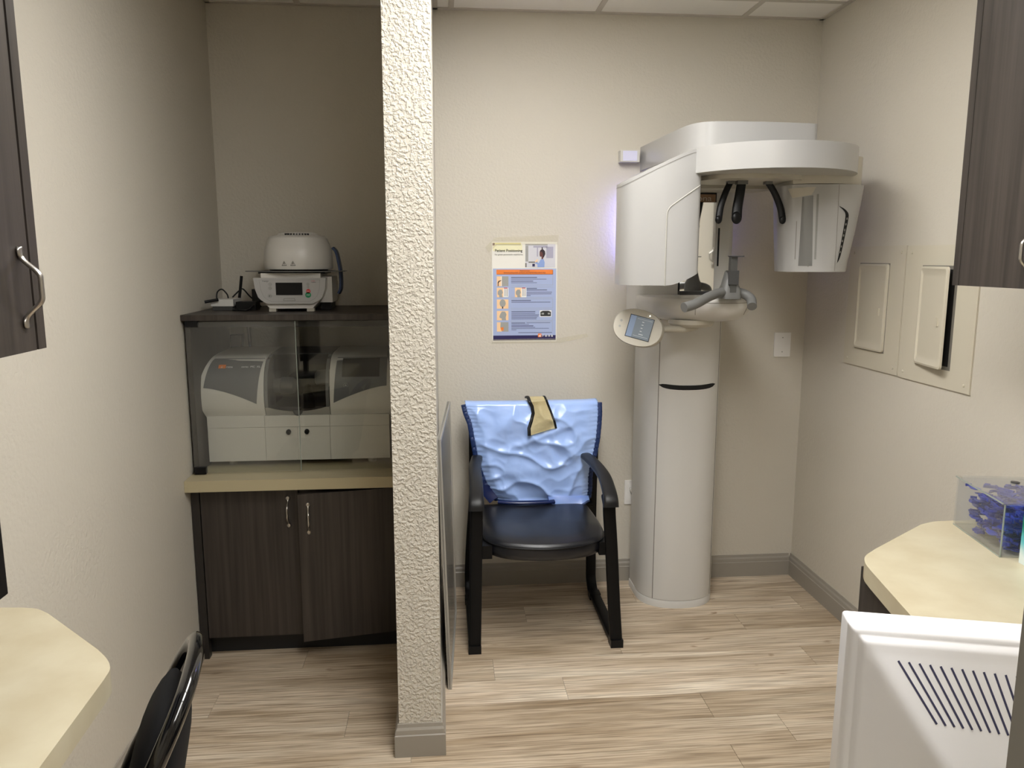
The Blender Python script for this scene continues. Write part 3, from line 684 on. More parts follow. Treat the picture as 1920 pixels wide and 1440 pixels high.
vs_ = [0, .001, .003, .006, .009, .011, .014, .018] + [.018 + (HM_ - .036) * i / 44 for i in range(1, 44)] + [HM_ - q for q in (.018, .014, .011, .009, .006, .003, .001, 0)]
V = [[bm.verts.new(MP(u, v, bulge(u, v))) for u in us] for v in vs_]
for j in range(len(vs_) - 1):
    for i in range(len(us) - 1): bm.faces.new((V[j][i], V[j][i + 1], V[j + 1][i + 1], V[j + 1][i]))
shell = obj('rear_shell', bm, M_monw, mw, 60)
bm = BM(); loft(bm, [[MP(u, v, d_) for u, v in rrect(0, WM, 0, HM_, .004, 3)] for d_ in (-.028, .0)]); obj('front_frame', bm, M_monw, mw)
bm = BM(); loft(bm, [[MP(u, v, d_) for u, v in ((.015, .015), (WM - .015, .015), (WM - .015, HM_ - .015), (.015, HM_ - .015))] for d_ in (-.0288, -.0278)]); obj('display', bm, M_screen, mw)
for k in range(15):
    u0, v0 = .051 + .0112 * k, .032 + .0005 * k; u1, v1 = u0 + .038 - .0021 * k, .092 + .0005 * k
    pts = [MP(u0 + (u1 - u0) * t, v0 + (v1 - v0) * t, bulge(u0 + (u1 - u0) * t, v0 + (v1 - v0) * t) + .0002) for t in [i / 10 for i in range(11)]]
    obj('vent_slot', sweep(BM(), pts, .0013, .0006, dx, 6), mat('vent_dark', srgb(44, 44, 74), .6) if k == 0 else MATS['vent_dark'], shell, 60)
bm = BM(); box(bm, .19, .25, HM_ - .10, HM_ + .02, -.02, .0); c_ = BM(); c_.free()
for v_ in bm.verts: v_.co = MP(v_.co.x, v_.co.y, v_.co.z)
obj('stand_neck', bm, M_monw, mw)
cst = MP(.22, 0, -.01)
obj('stand_base', bev(prism(BM(), superell(cst.x, cst.y, .13, .065, 3, 30, math.atan2(dx.y, dx.x)), .8705, .883), .003, 2), M_monw, mw)

# ------------------------------------------------------------------ right wall: breaker panels
def breaker(label, y0, y1, z0, z1, dy0, dy1, dz0, dz1, ajar):
    t = thing('breaker_panel', label, 'panel', (XR, (y0 + y1) / 2, z0), 'breaker panels on the right wall')
    obj('cover_plate', bev(box(BM(), XR - .006, XR - .0005, y0, y1, z0, z1), .0015, 1), M_panelp, t)
    if ajar: bx('breaker_recess', XR - .0066, XR - .0062, dy0 + .01, dy1 - .01, dz0 + .01, dz1 - .01, M_void, t)
    obj('door_gap', box(BM(), XR - .0063, XR - .006, dy0 - .003, dy1 + .002, dz0 - .003, dz1 + .003), M_seam, t)
    a = math.radians(8) if ajar else 0
    # door hinged on the far (high y) side
    Mh = Matrix.Translation((XR - .0066, dy1, 0)) @ Matrix.Rotation(-a, 4, 'Z')
    w_ = dy1 - dy0
    bm = BM(); rings = []
    for ins, dep in ((0, 0), (.001, -.007), (.008, -.009), (.014, -.003), (.02, -.003)):
        rings.append([(dep, -q[0], q[1]) for q in rrect(ins, w_ - ins, dz0 + ins * (1 if ins < .012 else 1.9), dz1 - ins * (1 if ins < .012 else 1.9), max(.012 - ins * .3, .004), 3)])
    loft(bm, rings)
    dr_ = obj('door', bm, M_panelp, t, 30, M=Mh)
    latch = bx('latch', -.007, -.002, -w_ + .045, -w_ + .062, (dz0 + dz1) / 2 - .03, (dz0 + dz1) / 2, M_panelp, None, .001, 1)
    latch.data.transform(Mh); setpar(latch, dr_)
    for zz in (dz0 + .08, dz1 - .08):
        hg = BM(); box(hg, XR - .0085, XR - .006, dy1 - .001, dy1 + .005, zz - .009, zz + .009); obj('hinge', hg, M_panelp, t)
    for yy in (y0 + .03, y1 - .03):
        for zz in (z0 + .026, z1 - .026):
            bm = BM(); loft(bm, [[(XR - d_, yy + r_ * math.cos(i * math.pi / 6), zz + r_ * math.sin(i * math.pi / 6)) for i in range(12)] for r_, d_ in ((.0055, .006), (.0055, .008), (.003, .0095))])
            obj('screw', bm, M_panelp, t)
breaker('beige painted breaker panel with shut door nearest the corner', 2.845, 3.252, 1.152, 1.653, 2.948, 3.165, 1.229, 1.582, False)
breaker('beige painted breaker panel with door ajar beside the wall cabinet', 2.423, 2.838, 1.150, 1.651, 2.535, 2.733, 1.218, 1.576, True)

# ------------------------------------------------------------------ back wall: plates, poster
bp_ = thing('blank_plate', 'white blank wall plate right of the x-ray column', 'wall plate', (1.658, D, 1.13))
bx('plate', 1.617, 1.699, D - .007, D - .0005, 1.128, 1.246, M_plate, bp_, .0025, 2)
for zz in (1.152, 1.222): obj('screw', disc_y(BM(), 1.658, zz, .003, D - .0078, D - .0065, 10), M_gprint, bp_)
cp = thing('cable_plate', 'white cable wall plate with cable beside the x-ray column base', 'wall plate', (.93, D, .4))
bx('plate', .890, .972, D - .007, D - .0005, .399, .520, M_plate, cp, .0025, 2)
bx('insert', .903, .958, D - .009, D - .0065, .416, .503, M_plate, cp, .001, 1)
obj('hole', disc_y(BM(), .917, .48, .004, D - .0096, D - .0088, 12), M_void, cp)
tube('cable', [(.917, D - .008, .48), (.922, D - .025, .466), (.935, D - .04, .445), (.952, D - .062, .43)], .0042, M_cable, cp)
tube('cable', [(.917, D - .008, .472), (.922, D - .018, .455), (.935, D - .03, .435), (.955, D - .062, .41)], .003, M_gprint, cp)

po = thing('poster', 'blue and white Patient Positioning poster taped to the back wall', 'poster', (.39, D, 1.22))
X0, X1, ZT, ZB = .2405, .5385, 1.676, 1.220
def U(u): return X0 + (X1 - X0) * u
def W(v): return ZT - (ZT - ZB) * v
def flat(name, rects, layer, m, parent=None):
    bm = BM()
    for q in rects:
        if len(q) == 4 and not isinstance(q[0], tuple): q = [(q[0], q[3]), (q[1], q[3]), (q[1], q[2]), (q[0], q[2])]
        y = D - .0022 - .0004 * layer
        bm.faces.new([bm.verts.new((U(a), y, W(b))) for a, b in q])
    return obj(name, bm, m, parent or po, 0)
bx('sheet', X0 - .004, X1 + .004, D - .002, D - .0008, ZB - .006, ZT + .004, M_paper, po)
flat('title_block', [(0, .44, 0, .018)], 1, M_yellow); flat('title_block', [(0, .46, .018, .085)], 1, mat('pale_yellow_print', srgb(232, 228, 190), .5))
flat('corner_mark', [(-.005, .03, .004, .028)], 2, M_skin); flat('rule', [(.04, .44, .019, .0235)], 2, M_txtg)
flat('blue_field', [(0, 1, .261, .948)], 1, M_lblue)
nv = flat('footer_band', [(0, 1, .948, 1)], 1, M_navyp)
flat('banner', [(.055, .945, .272, .318)], 2, M_orange); flat('banner_shadow', [(.06, .95, .318, .322), (.945, .95, .276, .32)], 2, M_skin)
ph = flat('photo_print', [(.508, .983, .012, .25)], 2, M_lgprint)
flat('photo_print', [(.512, .555, .03, .19), (.508, .86, .012, .026)], 3, M_gprint); flat('photo_print', [(.635, .86, .03, .05), (.69, .71, .05, .14), (.84, .95, .04, .155)], 3, mat('cool_grey_print', srgb(168, 166, 184), .5))
flat('photo_print', [(.56, .70, .19, .203), (.508, .53, .205, .247)], 3, M_txtg)
flat('photo_print', [[(.70, .248), (.70, .22), (.66, .205), (.665, .195), (.72, .205), (.745, .175), (.77, .16), (.80, .17), (.815, .2), (.81, .248)]], 4, M_bprint)
flat('photo_print', [[(.735, .09), (.75, .072), (.79, .07), (.815, .085), (.82, .115), (.805, .14), (.79, .155), (.79, .165), (.765, .165), (.765, .14), (.74, .14), (.733, .12)]], 5, M_skin)
flat('photo_print', [[(.74, .09), (.755, .07), (.79, .067), (.818, .085), (.823, .115), (.80, .148), (.785, .145), (.785, .11), (.77, .09), (.75, .095)], (.765, .782, .045, .07)], 6, M_hair)
flat('photo_print', [(.62, .66, .213, .24)], 4, M_navyp); flat('photo_print', [[(.66, .2), (.665, .185), (.70, .165), (.71, .17), (.69, .195)]], 4, M_peach)
text('title', 'Patient Positioning', .0172, (U(.03), D - .0036, W(.092)), (1, 0, 0), (0, 0, 1), M_txt, po, bold=.0002)
text('title', 'for great panoramic exposures.', .0105, (U(.03), D - .0036, W(.126)), (1, 0, 0), (0, 0, 1), M_txtg, po)
text('banner_text', 'PREPARATION', .0072, (U(.5), D - .0040, W(.29)), (1, 0, 0), (0, 0, 1), M_skin, po, 'CENTER')
text('banner_text', 'REMOVE EYEGLASSES, JEWELRY AND REMOVABLE DENTURES', .0072, (U(.5), D - .0040, W(.309)), (1, 0, 0), (0, 0, 1), M_skin, po, 'CENTER')
for i, (v0, v1) in enumerate(((.34, .44), (.455, .553), (.575, .67), (.693, .79), (.81, .907))):
    flat('picture_tile', [(.06, .243, v0, v1)], 2, M_peach)
    cv = (v0 + v1) / 2; hv = (v1 - v0)
    if i == 0:
        flat('picture_drawing', [(.14, .243, v0, v1)], 3, M_gprint); flat('picture_drawing', [(.125, .135, v0, v1)], 3, M_white_p)
        flat('picture_drawing', [[(.075, v1), (.075, v1 - .04), (.09, v0 + .045), (.13, v0 + .038), (.13, v0 + .044), (.1, v0 + .055), (.088, v1 - .03), (.088, v1)]], 4, M_hair)
    elif i == 1:
        for s in (0, .285):
            if s: flat('picture_tile', [(.06 + s, .243 + s, v0, v1)], 2, M_peach)
            flat('picture_drawing', [(.165 + s, .243 + s, v0, v1)], 3, M_white_p); flat('picture_drawing', [(.185 + s, .195 + s, v0 + .01, v1 - .01), (.215 + s, .225 + s, v0 + .01, v1 - .01)], 4, M_txtg)
            flat('picture_drawing', [[(.075 + s, v1 - .03), (.075 + s, v0 + .04), (.1 + s, v0 + .02), (.14 + s, v0 + .02), (.155 + s, v0 + .05), (.14 + s, v1 - .03), (.15 + s, v1), (.1 + s, v1), (.095 + s, v1 - .02)]], 4, M_gprint)
            flat('picture_heading', [(.17 + s, .23 + s, v0, v0 + .008)], 5, M_red)
    elif i == 2:
        flat('picture_drawing', [[(.152 + .048 * math.cos(a * math.pi / 8), cv - .008 + .04 * math.sin(a * math.pi / 8)) for a in range(16)]], 3, M_gprint); flat('picture_drawing', [(.143, .16, v1 - .022, v1)], 4, M_hair)
    elif i == 3:
        flat('picture_drawing', [[(.1, v1 - .04), (.115, v0 + .03), (.14, v0 + .006), (.19, v0 + .008), (.212, v0 + .035), (.2, v1 - .03), (.205, v1), (.14, v1), (.135, v1 - .02), (.105, v1 - .025)]], 3, M_gprint)
    else:
        flat('picture_drawing', [[(.12, v0), (.243, v0), (.243, v1), (.14, v1), (.115, v0 + .05)]], 3, M_gprint); flat('picture_drawing', [[(.115, v0 + .055), (.165, v0 + .05), (.165, v1 - .012), (.13, v1 - .01)]], 4, M_orange)
bars = []
def para(u, v, widths, h=.0042, st=.0165):
    for k, w_ in enumerate(widths): bars.append((u, u + w_, v + k * st, v + k * st + h))
for k, (v, w_, h_) in enumerate(((.347, .41, .009), (.366, .56, .005), (.385, .35, .008), (.403, .41, .005))): bars.append((.285, .285 + w_, v, v + h_))
para(.475, .459, [.22, .38], .008); para(.475, .50, [.46, .45, .12], .006, .0165)
para(.29, .583, [.31], .009); para(.29, .602, [.62], .006); para(.29, .698, [.38], .009); para(.29, .718, [.38, .44, .43, .41, .4], .006, .014)
para(.29, .815, [.22], .008); para(.53, .815, [.38], .005); para(.29, .831, [.28], .005); para(.29, .845, [.35], .009); para(.29, .862, [.38, .6, .08], .005, .0125); para(.4, .917, [.54], .006)
flat('printed_lines', bars, 2, M_linep)
flat('section_frame', [(.28, .95, v, v + .002) for v in (.427, .448, .556, .571, .666, .683, .793, .806)] + [(.945, .948, a, b) for a, b in ((.33, .427), (.571, .666), (.683, .793), (.806, .907))], 2, M_gprint)
flat('x_ray_print', [(.742, .93, .69, .757)], 2, M_white_p); flat('x_ray_print', [[(.752, .75), (.752, .705), (.79, .695), (.88, .695), (.92, .705), (.92, .75)]], 3, M_txt); flat('x_ray_print', [(.77, .81, .715, .732), (.87, .905, .715, .732)], 4, M_gprint)
flat('logo_block', [(.715, .772, .93, .968)], 2, M_orange)
text('logo_text', 'si', .0185, (U(.728), D - .0038, W(.963)), (1, 0, 0), (0, 0, 1), M_white_p, po, bold=.0003)
text('logo_text', 'r o n a', .0185, (U(.785), D - .0038, W(.963)), (1, 0, 0), (0, 0, 1), M_white_p, po, bold=.0003)
bm = BM(); bm.faces.new([bm.verts.new((x, D - .0042, z)) for x, z in ((.205, 1.655), (.222, 1.63), (.262, 1.668), (.545, 1.668), (.548, 1.712), (.25, 1.700))]); obj('tape', bm, M_tape, po, 0)
bm = BM(); bm.faces.new([bm.verts.new((x, D - .0042, z)) for x, z in ((.232, 1.205), (.57, 1.208), (.695, 1.235), (.69, 1.25), (.545, 1.228), (.236, 1.226))]); obj('tape', bm, M_tape, po, 0)

# ------------------------------------------------------------------ x-ray machine
xr = thing('xray_machine', 'white panoramic dental x-ray machine on a tall column', 'x-ray machine', (1.09, 3.47, 0))
def colfoot(off=0.0, n=30):
    a, b, cx, cy = .1805 + off, .168 + off, 1.0885, 3.474
    pts = [(cx + a * math.copysign(abs(math.cos(t)) ** .86, math.cos(t)), cy - b * abs(math.sin(t)) ** .86) for t in [math.pi - math.pi * i / n for i in range(n + 1)]]
    return pts
def colring(off, z): return [(x, y, z) for x, y in colfoot(off) + [(1.0885 + .1805 + off, 3.585), (1.0885 - .1805 - off, 3.585)]]
obj('column', loft(BM(), [colring(-.002, .002), colring(-.002, 1.40)]), M_white2, xr, 35)
obj('foot_ring', loft(BM(), [colring(.001, 0), colring(.001, .033), colring(-.001, .036)]), M_white2, xr, 35)
def strip(name, i0, i1, z0, z1, off, m, parent, th=.004):
    c = colfoot(off)[i0:i1 + 1]; d_ = colfoot(off - th)[i0:i1 + 1][::-1]
    return obj(name, loft(BM(), [[(x, y, z0) for x, y in c + d_], [(x, y, z1) for x, y in c + d_]]), m, parent, 35)
strip('column_cover', 0, 8, .038, 1.40, .0, M_white2, xr)
fc = strip('front_cover', 8, 24, .038, 1.40, .0012, M_white2, xr)
strip('column_cover', 24, 30, .038, 1.40, .0, M_white2, xr)
for i_ in (8, 24):
    x, y = colfoot(.0016)[i_]; nx_ = -1 if i_ == 8 else 1
    obj('cover_seam', box(BM(), x - .0012, x + .0012, y - .0006, y + .003, .038, 1.36), M_seam, xr)
cf = colfoot(.0016); sl = [q for i, q in enumerate(cf) if 8 <= i <= 22]
bm = BM(); V = []
for i, (x, y) in enumerate(sl):
    t = i / (len(sl) - 1) * 2 - 1; hh = .0095 * (1 - abs(t) ** 8) + .001; zc = 1.044 - .010 * (1 - t * t) + .004
    V.append([bm.verts.new((x, y - .0006, zc + s * hh)) for s in (-1, 1)])
for a, b in zip(V, V[1:]): bm.faces.new((a[0], b[0], b[1], a[1]))
obj('grip_slot', bm, M_void, fc)
bm = BM(); c = colfoot(.0014)[26:28]
bm.faces.new([bm.verts.new((x, y - .0008, z)) for (x, y), z in ((c[0], .1), (c[1], .1), (c[1], .21), (c[0], .21))]); obj('rating_label', bm, M_gprint, xr)
# upper carriage
SL = rrect(.858, 1.29, 3.37, 3.60, .035)
obj('carriage', bev(prism(BM(), SL, 1.33, 1.90), .004, 2, 60), M_white2, xr, 35)
mf = bx('mirror_frame', 1.040, 1.198, 3.3655, 3.372, 1.432, 1.885, M_black, xr)
obj('mirror', box(BM(), -.0735, .0735, -.0012, .0, 1.462, 1.843, Matrix.Translation((1.1195, 3.356, 0)) @ Matrix.Rotation(math.radians(-7), 4, 'Z')), M_mirror, mf)
bx('mirror_logo_reflection', 1.046, 1.193, 3.3635, 3.3642, 1.845, 1.878, mat('bronze_reflection', srgb(150, 118, 92), .4), mf)  # decal and lettering drawn in for a logo reflected in the mirror
text('reflected_text', 'sirona', .034, (1.066, 3.363, 1.850), (1, 0, 0), (0, 0, 1), mat('reflected_letters', srgb(212, 200, 184), .5), mf, sx=1.3)
bx('mirror_ledge', 1.040, 1.194, 3.335, 3.3655, 1.432, 1.462, M_dgrey, mf, .002)
obj('light_slot', bev(box(BM(), 1.2125, 1.2195, 3.3675, 3.371, 1.57, 1.735), .003, 2), M_void, xr)
# LEDs on the rear edges of the carriage (shine on the wall)
bx('wall_bracket', .95, 1.22, 3.60, 3.645, 1.2, 2.0, M_white2, xr)
for x, m_ in ((.875, M_led), (1.272, M_led2)): bx('rear_led', x - .006, x + .006, 3.6005, 3.606, 1.60, 1.89, m_, xr)
# chin rest shelf
def shelf(k, z, dy=0): 
    q = cat2([(.853, 3.37), (.862, 3.27), (.90, 3.16), (.98, 3.07), (1.07, 3.022), (1.15, 3.01), (1.215, 3.03), (1.262, 3.08), (1.288, 3.17), (1.292, 3.37)], 5)
    cx, cy = 1.10, 3.37
    return [(cx + (x - cx) * k, cy + (y - cy) * k + dy, z) for x, y in q]
obj('chin_rest_shelf', loft(BM(), [shelf(.5, 1.338), shelf(.80, 1.352), shelf(.94, 1.378), shelf(1, 1.41), shelf(1, 1.432), shelf(.985, 1.442), shelf(.95, 1.446)]), M_white2, xr, 40)
# drawer outline on the shelf front
q = shelf(1.0015, 0); idx = [i for i, v_ in enumerate(q) if 1.0 < v_[0] < 1.235 and v_[1] < 3.2]
bm = BM()
for z0, z1 in ((1.4265, 1.4285),):
    pts = [q[i] for i in idx]; V = [[bm.verts.new((x, y, z)) for z in (z0, z1)] for x, y, _ in pts]
    for a, b in zip(V, V[1:]): bm.faces.new((a[0], b[0], b[1], a[1]))
for i in (idx[0], idx[-1]):
    x, y, _ = q[i]; x2, y2, _ = shelf(.945, 0)[i]
    a = [bm.verts.new(v_) for v_ in ((x - .001, y - .0008, 1.428), (x + .001, y - .0008, 1.428), (x + .001, y - .0008, 1.41), (x2 + .001, y2 - .002, 1.378), (x2 - .001, y2 - .002, 1.378), (x - .001, y - .0008, 1.41))]; bm.faces.new(a)
obj('drawer_seam', bm, M_seam, xr, 0)
# handle bar and bite block
hb = obj('handle_bar', sweep(BM(), catmull([(.890, 2.80, 1.425), (.94, 2.825, 1.436), (1.02, 2.90, 1.460), (1.09, 2.965, 1.472), (1.15, 2.99, 1.474), (1.192, 2.985, 1.464), (1.207, 2.955, 1.446), (1.196, 2.915, 1.42)], 6), .0185, .0185, n=16), M_grey, xr, 60)
hm = obj('handle_mount', loft(BM(), [[(1.13 + a * .5, 2.985 + b * .5, z) for a, b in superell(0, 0, w_, d_, 4, 20)] for z, w_, d_ in ((1.447, .082, .07), (1.485, .078, .07), (1.50, .062, .06), (1.545, .040, .05), (1.555, .034, .046))]), M_grey, hb, 40)
bx('bite_clamp', 1.112, 1.150, 2.945, 2.985, 1.503, 1.557, M_dgrey, hb, .003)
bx('bite_post', 1.118, 1.144, 2.95, 2.975, 1.472, 1.612, mat('post_grey', srgb(72, 72, 70), .4), hb, .003)
bx('bite_plate', 1.118, 1.166, 2.94, 2.985, 1.610, 1.614, M_dgrey, hb, .001, 1)
# control panel on its swing arm
cn = Vector((-.30, -.92, .22)).normalized(); cu_ = Vector((0, 0, 1)).cross(cn).normalized(); cu_ = cu_ if cu_.x > 0 else -cu_; cv_ = cn.cross(cu_); cv_ = cv_ if cv_.z > 0 else -cv_
rl = math.radians(-14); cu2 = cu_ * math.cos(rl) + cv_ * math.sin(rl); cv2 = -cu_ * math.sin(rl) + cv_ * math.cos(rl)
cc = Vector((.795, 3.10, 1.325))
def CP(u, v, d_): return cc + cu2 * u + cv2 * v + cn * d_
bm = BM(); rings = []
for k, d_, sh in ((.62, -.06, .024), (.86, -.045, .018), (.985, -.02, .007), (1.0, -.008, 0), (.99, -.001, 0), (.965, .002, 0)):
    rings.append([CP(sh + .102 * k * c_, .076 * k * s_, d_) for c_, s_ in superell(0, 0, 1, 1, 2.25, 40)])
pn = obj('control_panel', loft(bm, rings), M_ivory, xr, 40)
def plate(name, u0, u1, v0, v1, d_, m, parent):
    bm = BM(); bm.faces.new([bm.verts.new(CP(u, v, d_)) for u, v in ((u0, v0), (u1, v0), (u1, v1), (u0, v1))]); return obj(name, bm, m, parent, 0)
scn = plate('screen', -.042, .058, -.046, .048, .003, M_screen, pn)
plate('screen_glow', -.0395, .0555, -.0435, .0455, .0033, M_lcd, scn); plate('screen_glow', -.0395, -.016, -.0435, .0455, .0035, mat('lcd_side', srgb(110, 124, 146), .2, emit=(.15, .19, .26), estr=.25), scn)
for k, v_ in enumerate((.026, .014, .001, -.012, -.025)): plate('screen_text', .012 - .002 * (k == 4), .02 + (.008 if k == 4 else 0), v_ - .0015, v_ + .0015, .0037, M_lcdt, scn)
for v_ in (.036, -.034): plate('screen_text', -.01, .05, v_, v_ + .001, .0037, M_lcdt, scn)
for u, v, m in ((-.072, .012, M_gprint), (-.072, -.012, M_gprint)):
    bm = BM(); bm.faces.new([bm.verts.new(CP(u + .005 * math.cos(a * math.pi / 8), v + .005 * math.sin(a * math.pi / 8), .0026)) for a in range(16)]); obj('key', bm, m, pn, 0)
bm = BM(); bm.faces.new([bm.verts.new(CP(.035 + .002 * math.cos(a * math.pi / 6), .058 + .002 * math.sin(a * math.pi / 6), .0028)) for a in range(12)]); obj('status_light', bm, M_ledw, pn, 0)
e0 = CP(.05, 0, -.04)
tube('swing_arm', [tuple(e0), (.91, 3.13, 1.315), (1.0, 3.15, 1.313), (1.06, 3.18, 1.318), (1.09, 3.23, 1.325)], .0135, M_ivory, xr, 14)
obj('arm_hub', loft(BM(), [[(x, y, z) for x, y in superell(1.05, 3.2, .095 * k, .10 * k, 2, 30)] for z, k in ((1.318, .7), (1.324, .9), (1.334, 1), (1.352, 1))]), M_ivory, xr, 40)

# top arm
TA = cat2([(.925, 3.64), (.935, 3.4), (.945, 3.15), (.955, 3.03), (.985, 2.965), (1.04, 2.94), (1.2, 2.932), (1.40, 2.95), (1.437, 2.96)], 5) + [(1.443, 2.97), (1.443, 3.3), (1.35, 3.64)]
obj('top_arm', bev(prism(BM(), TA, 2.004, 2.11), .007, 3, 60), M_white, xr, 40)
# rotating unit: C-shaped ring slab with two housings
rc_, RR = (1.25, 2.985), .33
ring = [(rc_[0] + RR * math.cos(t), rc_[1] + RR * .98 * math.sin(t)) for t in [math.pi + math.pi * i / 36 for i in range(37)]]
ring = [(.918, 3.0)] + ring + [(1.582, 3.0), (1.50, 3.16), (1.30, 3.24), (1.05, 3.2), (.95, 3.1)]
ro_ = obj('rotor_ring', bev(prism(BM(), ring, 1.914, 2.006), .0035, 2, 50), M_white, xr, 35)
bm = prism(BM(), superell(1.2, 3.02, .20, .16, 2.4, 36), 1.898, 1.916); bev(bm, .004, 2, 50); obj('rotor_underside', bm, M_ivory, ro_, 40)
obj('rotor_cover', bev(prism(BM(), [(1.0, 3.16), (1.0, 3.36), (1.36, 3.36), (1.40, 3.16)], 1.885, 1.99), .006, 2), M_ivory, ro_)
# left housing
LHf = cat2([(.974, 2.915), (.962, 2.885), (.93, 2.872), (.885, 2.868), (.82, 2.872), (.755, 2.888), (.712, 2.92), (.690, 2.965), (.684, 3.02), (.69, 3.075)], 4)
LHb = [(.72, 3.13), (.84, 3.16), (.95, 3.13), (.974, 3.08)]
LH = LHf + LHb
def lz_t(x, y): return 2.000 - .115 * max(0, min(1, (.935 - x) / .25)) ** 1.15
def lz_b(x, y): return 1.503 + (.05 * max(0, (x - .845) / .13) ** 1.4)
obj('left_housing', bev(prism(BM(), LH, [lz_b(*q) for q in LH], [lz_t(*q) for q in LH]), .008, 3, 50), M_white, ro_, 35)
bm = BM(); r1 = [(x + (-.0012 if i < len(LHf) else .0), y - .0012 if i < len(LHf) else y) for i, (x, y) in enumerate(LH)]
loft(bm, [[(x, y, lz_t(x, y) - .0135) for x, y in r1], [(x, y, lz_t(x, y) - .0118) for x, y in r1]], cap=False); obj('seam', bm, M_seam, ro_, 0)
# recessed inner cover of the left housing, drawn as a raised skin around it with a groove
gv = [(.962, 1.872), (.90, 1.83), (.856, 1.799), (.842, 1.784), (.836, 1.764), (.835, 1.70), (.835, 1.502)]
def lhy(x):
    for (a, b), (c, d_) in zip(LHf, LHf[1:]):
        if min(a, c) <= x <= max(a, c) and abs(a - c) > 1e-5: return b + (d_ - b) * (x - a) / (c - a)
    return 2.87
gp = [(x, lhy(x) - .0004, z) for x, z in [(q[0], q[1]) for q in cat2(gv, 5)]]
obj('cover_groove', sweep(BM(), gp, .0028, .0018, (1, 0, 0), 8), mat('groove_shade', srgb(170, 168, 160), .5), ro_, 60)
# right housing
obj('right_cap', bev(prism(BM(), cat2([(1.34, 2.93), (1.45, 2.90), (1.56, 2.92), (1.63, 2.965), (1.652, 3.03)], 5) + [(1.64, 3.12), (1.5, 3.16), (1.36, 3.14)], 1.884, 1.990), .006, 2, 50), M_ivory, ro_, 40)
def rh(k, z):
    lx, rx = 1.325 + (1.347 - 1.325) * k, 1.650 + (1.597 - 1.650) * k
    f = cat2([(lx, 3.04), (lx + .002, 2.98), (lx + .025, 2.935), (lx + .08, 2.91), ((lx + rx) / 2, 2.898), (rx - .08, 2.905), (rx - .02, 2.94), (rx, 3.0)], 4)
    return [(x, y, z) for x, y in f + [(rx - .005, 3.1), ((lx + rx) / 2, 3.14), (lx + .02, 3.12)]]
rhs = obj('right_housing', bev(loft(BM(), [rh(0, 1.882), rh(.15, 1.82), rh(.5, 1.70), rh(.85, 1.60), rh(1, 1.552)]), .006, 3, 60), M_white, ro_, 40)
def rhy(x, z):
    k = (1.882 - z) / .33; c = rh(k, z)[:29]
    for (a, b, _), (c2, d_, _) in zip(c, c[1:]):
        if min(a, c2) <= x <= max(a, c2) and abs(a - c2) > 1e-5: return b + (d_ - b) * (x - a) / (c2 - a)
    return 2.9
def on_rh(name, quad, m, off=.0012, nu=8, nv=6):
    bm = BM(); a, b, c, d_ = [Vector((q[0], 0, q[1])) for q in quad]; V = []
    for j in range(nv + 1):
        v_ = j / nv; V.append([])
        for i in range(nu + 1):
            u = i / nu; p_ = (a * (1 - u) + b * u) * (1 - v_) + (d_ * (1 - u) + c * u) * v_; V[-1].append(bm.verts.new((p_.x, rhy(p_.x, p_.z) - off, p_.z)))
    for j in range(nv):
        for i in range(nu): bm.faces.new((V[j][i], V[j][i + 1], V[j + 1][i + 1], V[j + 1][i]))
    return obj(name, bm, m, rhs, 60)
M_gpan = mat('grey_glossy_panel', srgb(112, 112, 110), .15, coat=.5)
on_rh('sensor_window', [(1.375, 1.835), (1.412, 1.84), (1.425, 1.575), (1.378, 1.575)], M_gpan)
on_rh('collar_plate', [(1.333, 1.868), (1.42, 1.872), (1.405, 1.842), (1.345, 1.832)], M_ivory, .003)
on_rh('window_reflection', [(1.424, 1.845), (1.432, 1.845), (1.437, 1.60), (1.430, 1.60)], mat('reflection_grey', srgb(140, 140, 136), .2), .0014, 2, 6)  # stripe painted in as a reflection beside the grey window
on_rh('slit', [(1.362, 1.745), (1.364, 1.745), (1.368, 1.60), (1.366, 1.60)], M_seam, .0014, 1, 6)
on_rh('seam', [(1.506, 1.88), (1.5075, 1.88), (1.513, 1.556), (1.5115, 1.556)], M_seam, .0012, 1, 8)
side = cat2([(1.513, 1.80), (1.535, 1.79), (1.553, 1.775), (1.557, 1.755), (1.55, 1.70), (1.537, 1.62), (1.525, 1.59), (1.513, 1.582)], 4)
bm = BM(); V = []
for i, (x, z) in enumerate(side):
    t = i / (len(side) - 1); w_ = .015 * math.sin(math.pi * min(1, t * 1.15)) ** .6 + .0005; V.append((bm.verts.new((x - w_, rhy(x - w_, z) - .0012, z)), bm.verts.new((x, rhy(x, z) - .0014, z))))
for a, b in zip(V, V[1:]): bm.faces.new((a[0], b[0], b[1], a[1]))
obj('vent_opening', bm, M_void, rhs, 0)
for k in range(7):
    z = 1.75 - .021 * k; x = 1.5525 - .0032 * k; obj('vent_rib', box(BM(), x - .012, x, rhy(x, z) - .003, rhy(x, z), z, z + .008), M_txtg, rhs)
text('type_mark', 'E', .012, (1.408, rhy(1.41, 1.58) - .002, 1.572), (1, 0, 0), (0, 0, 1), M_txtg, rhs)
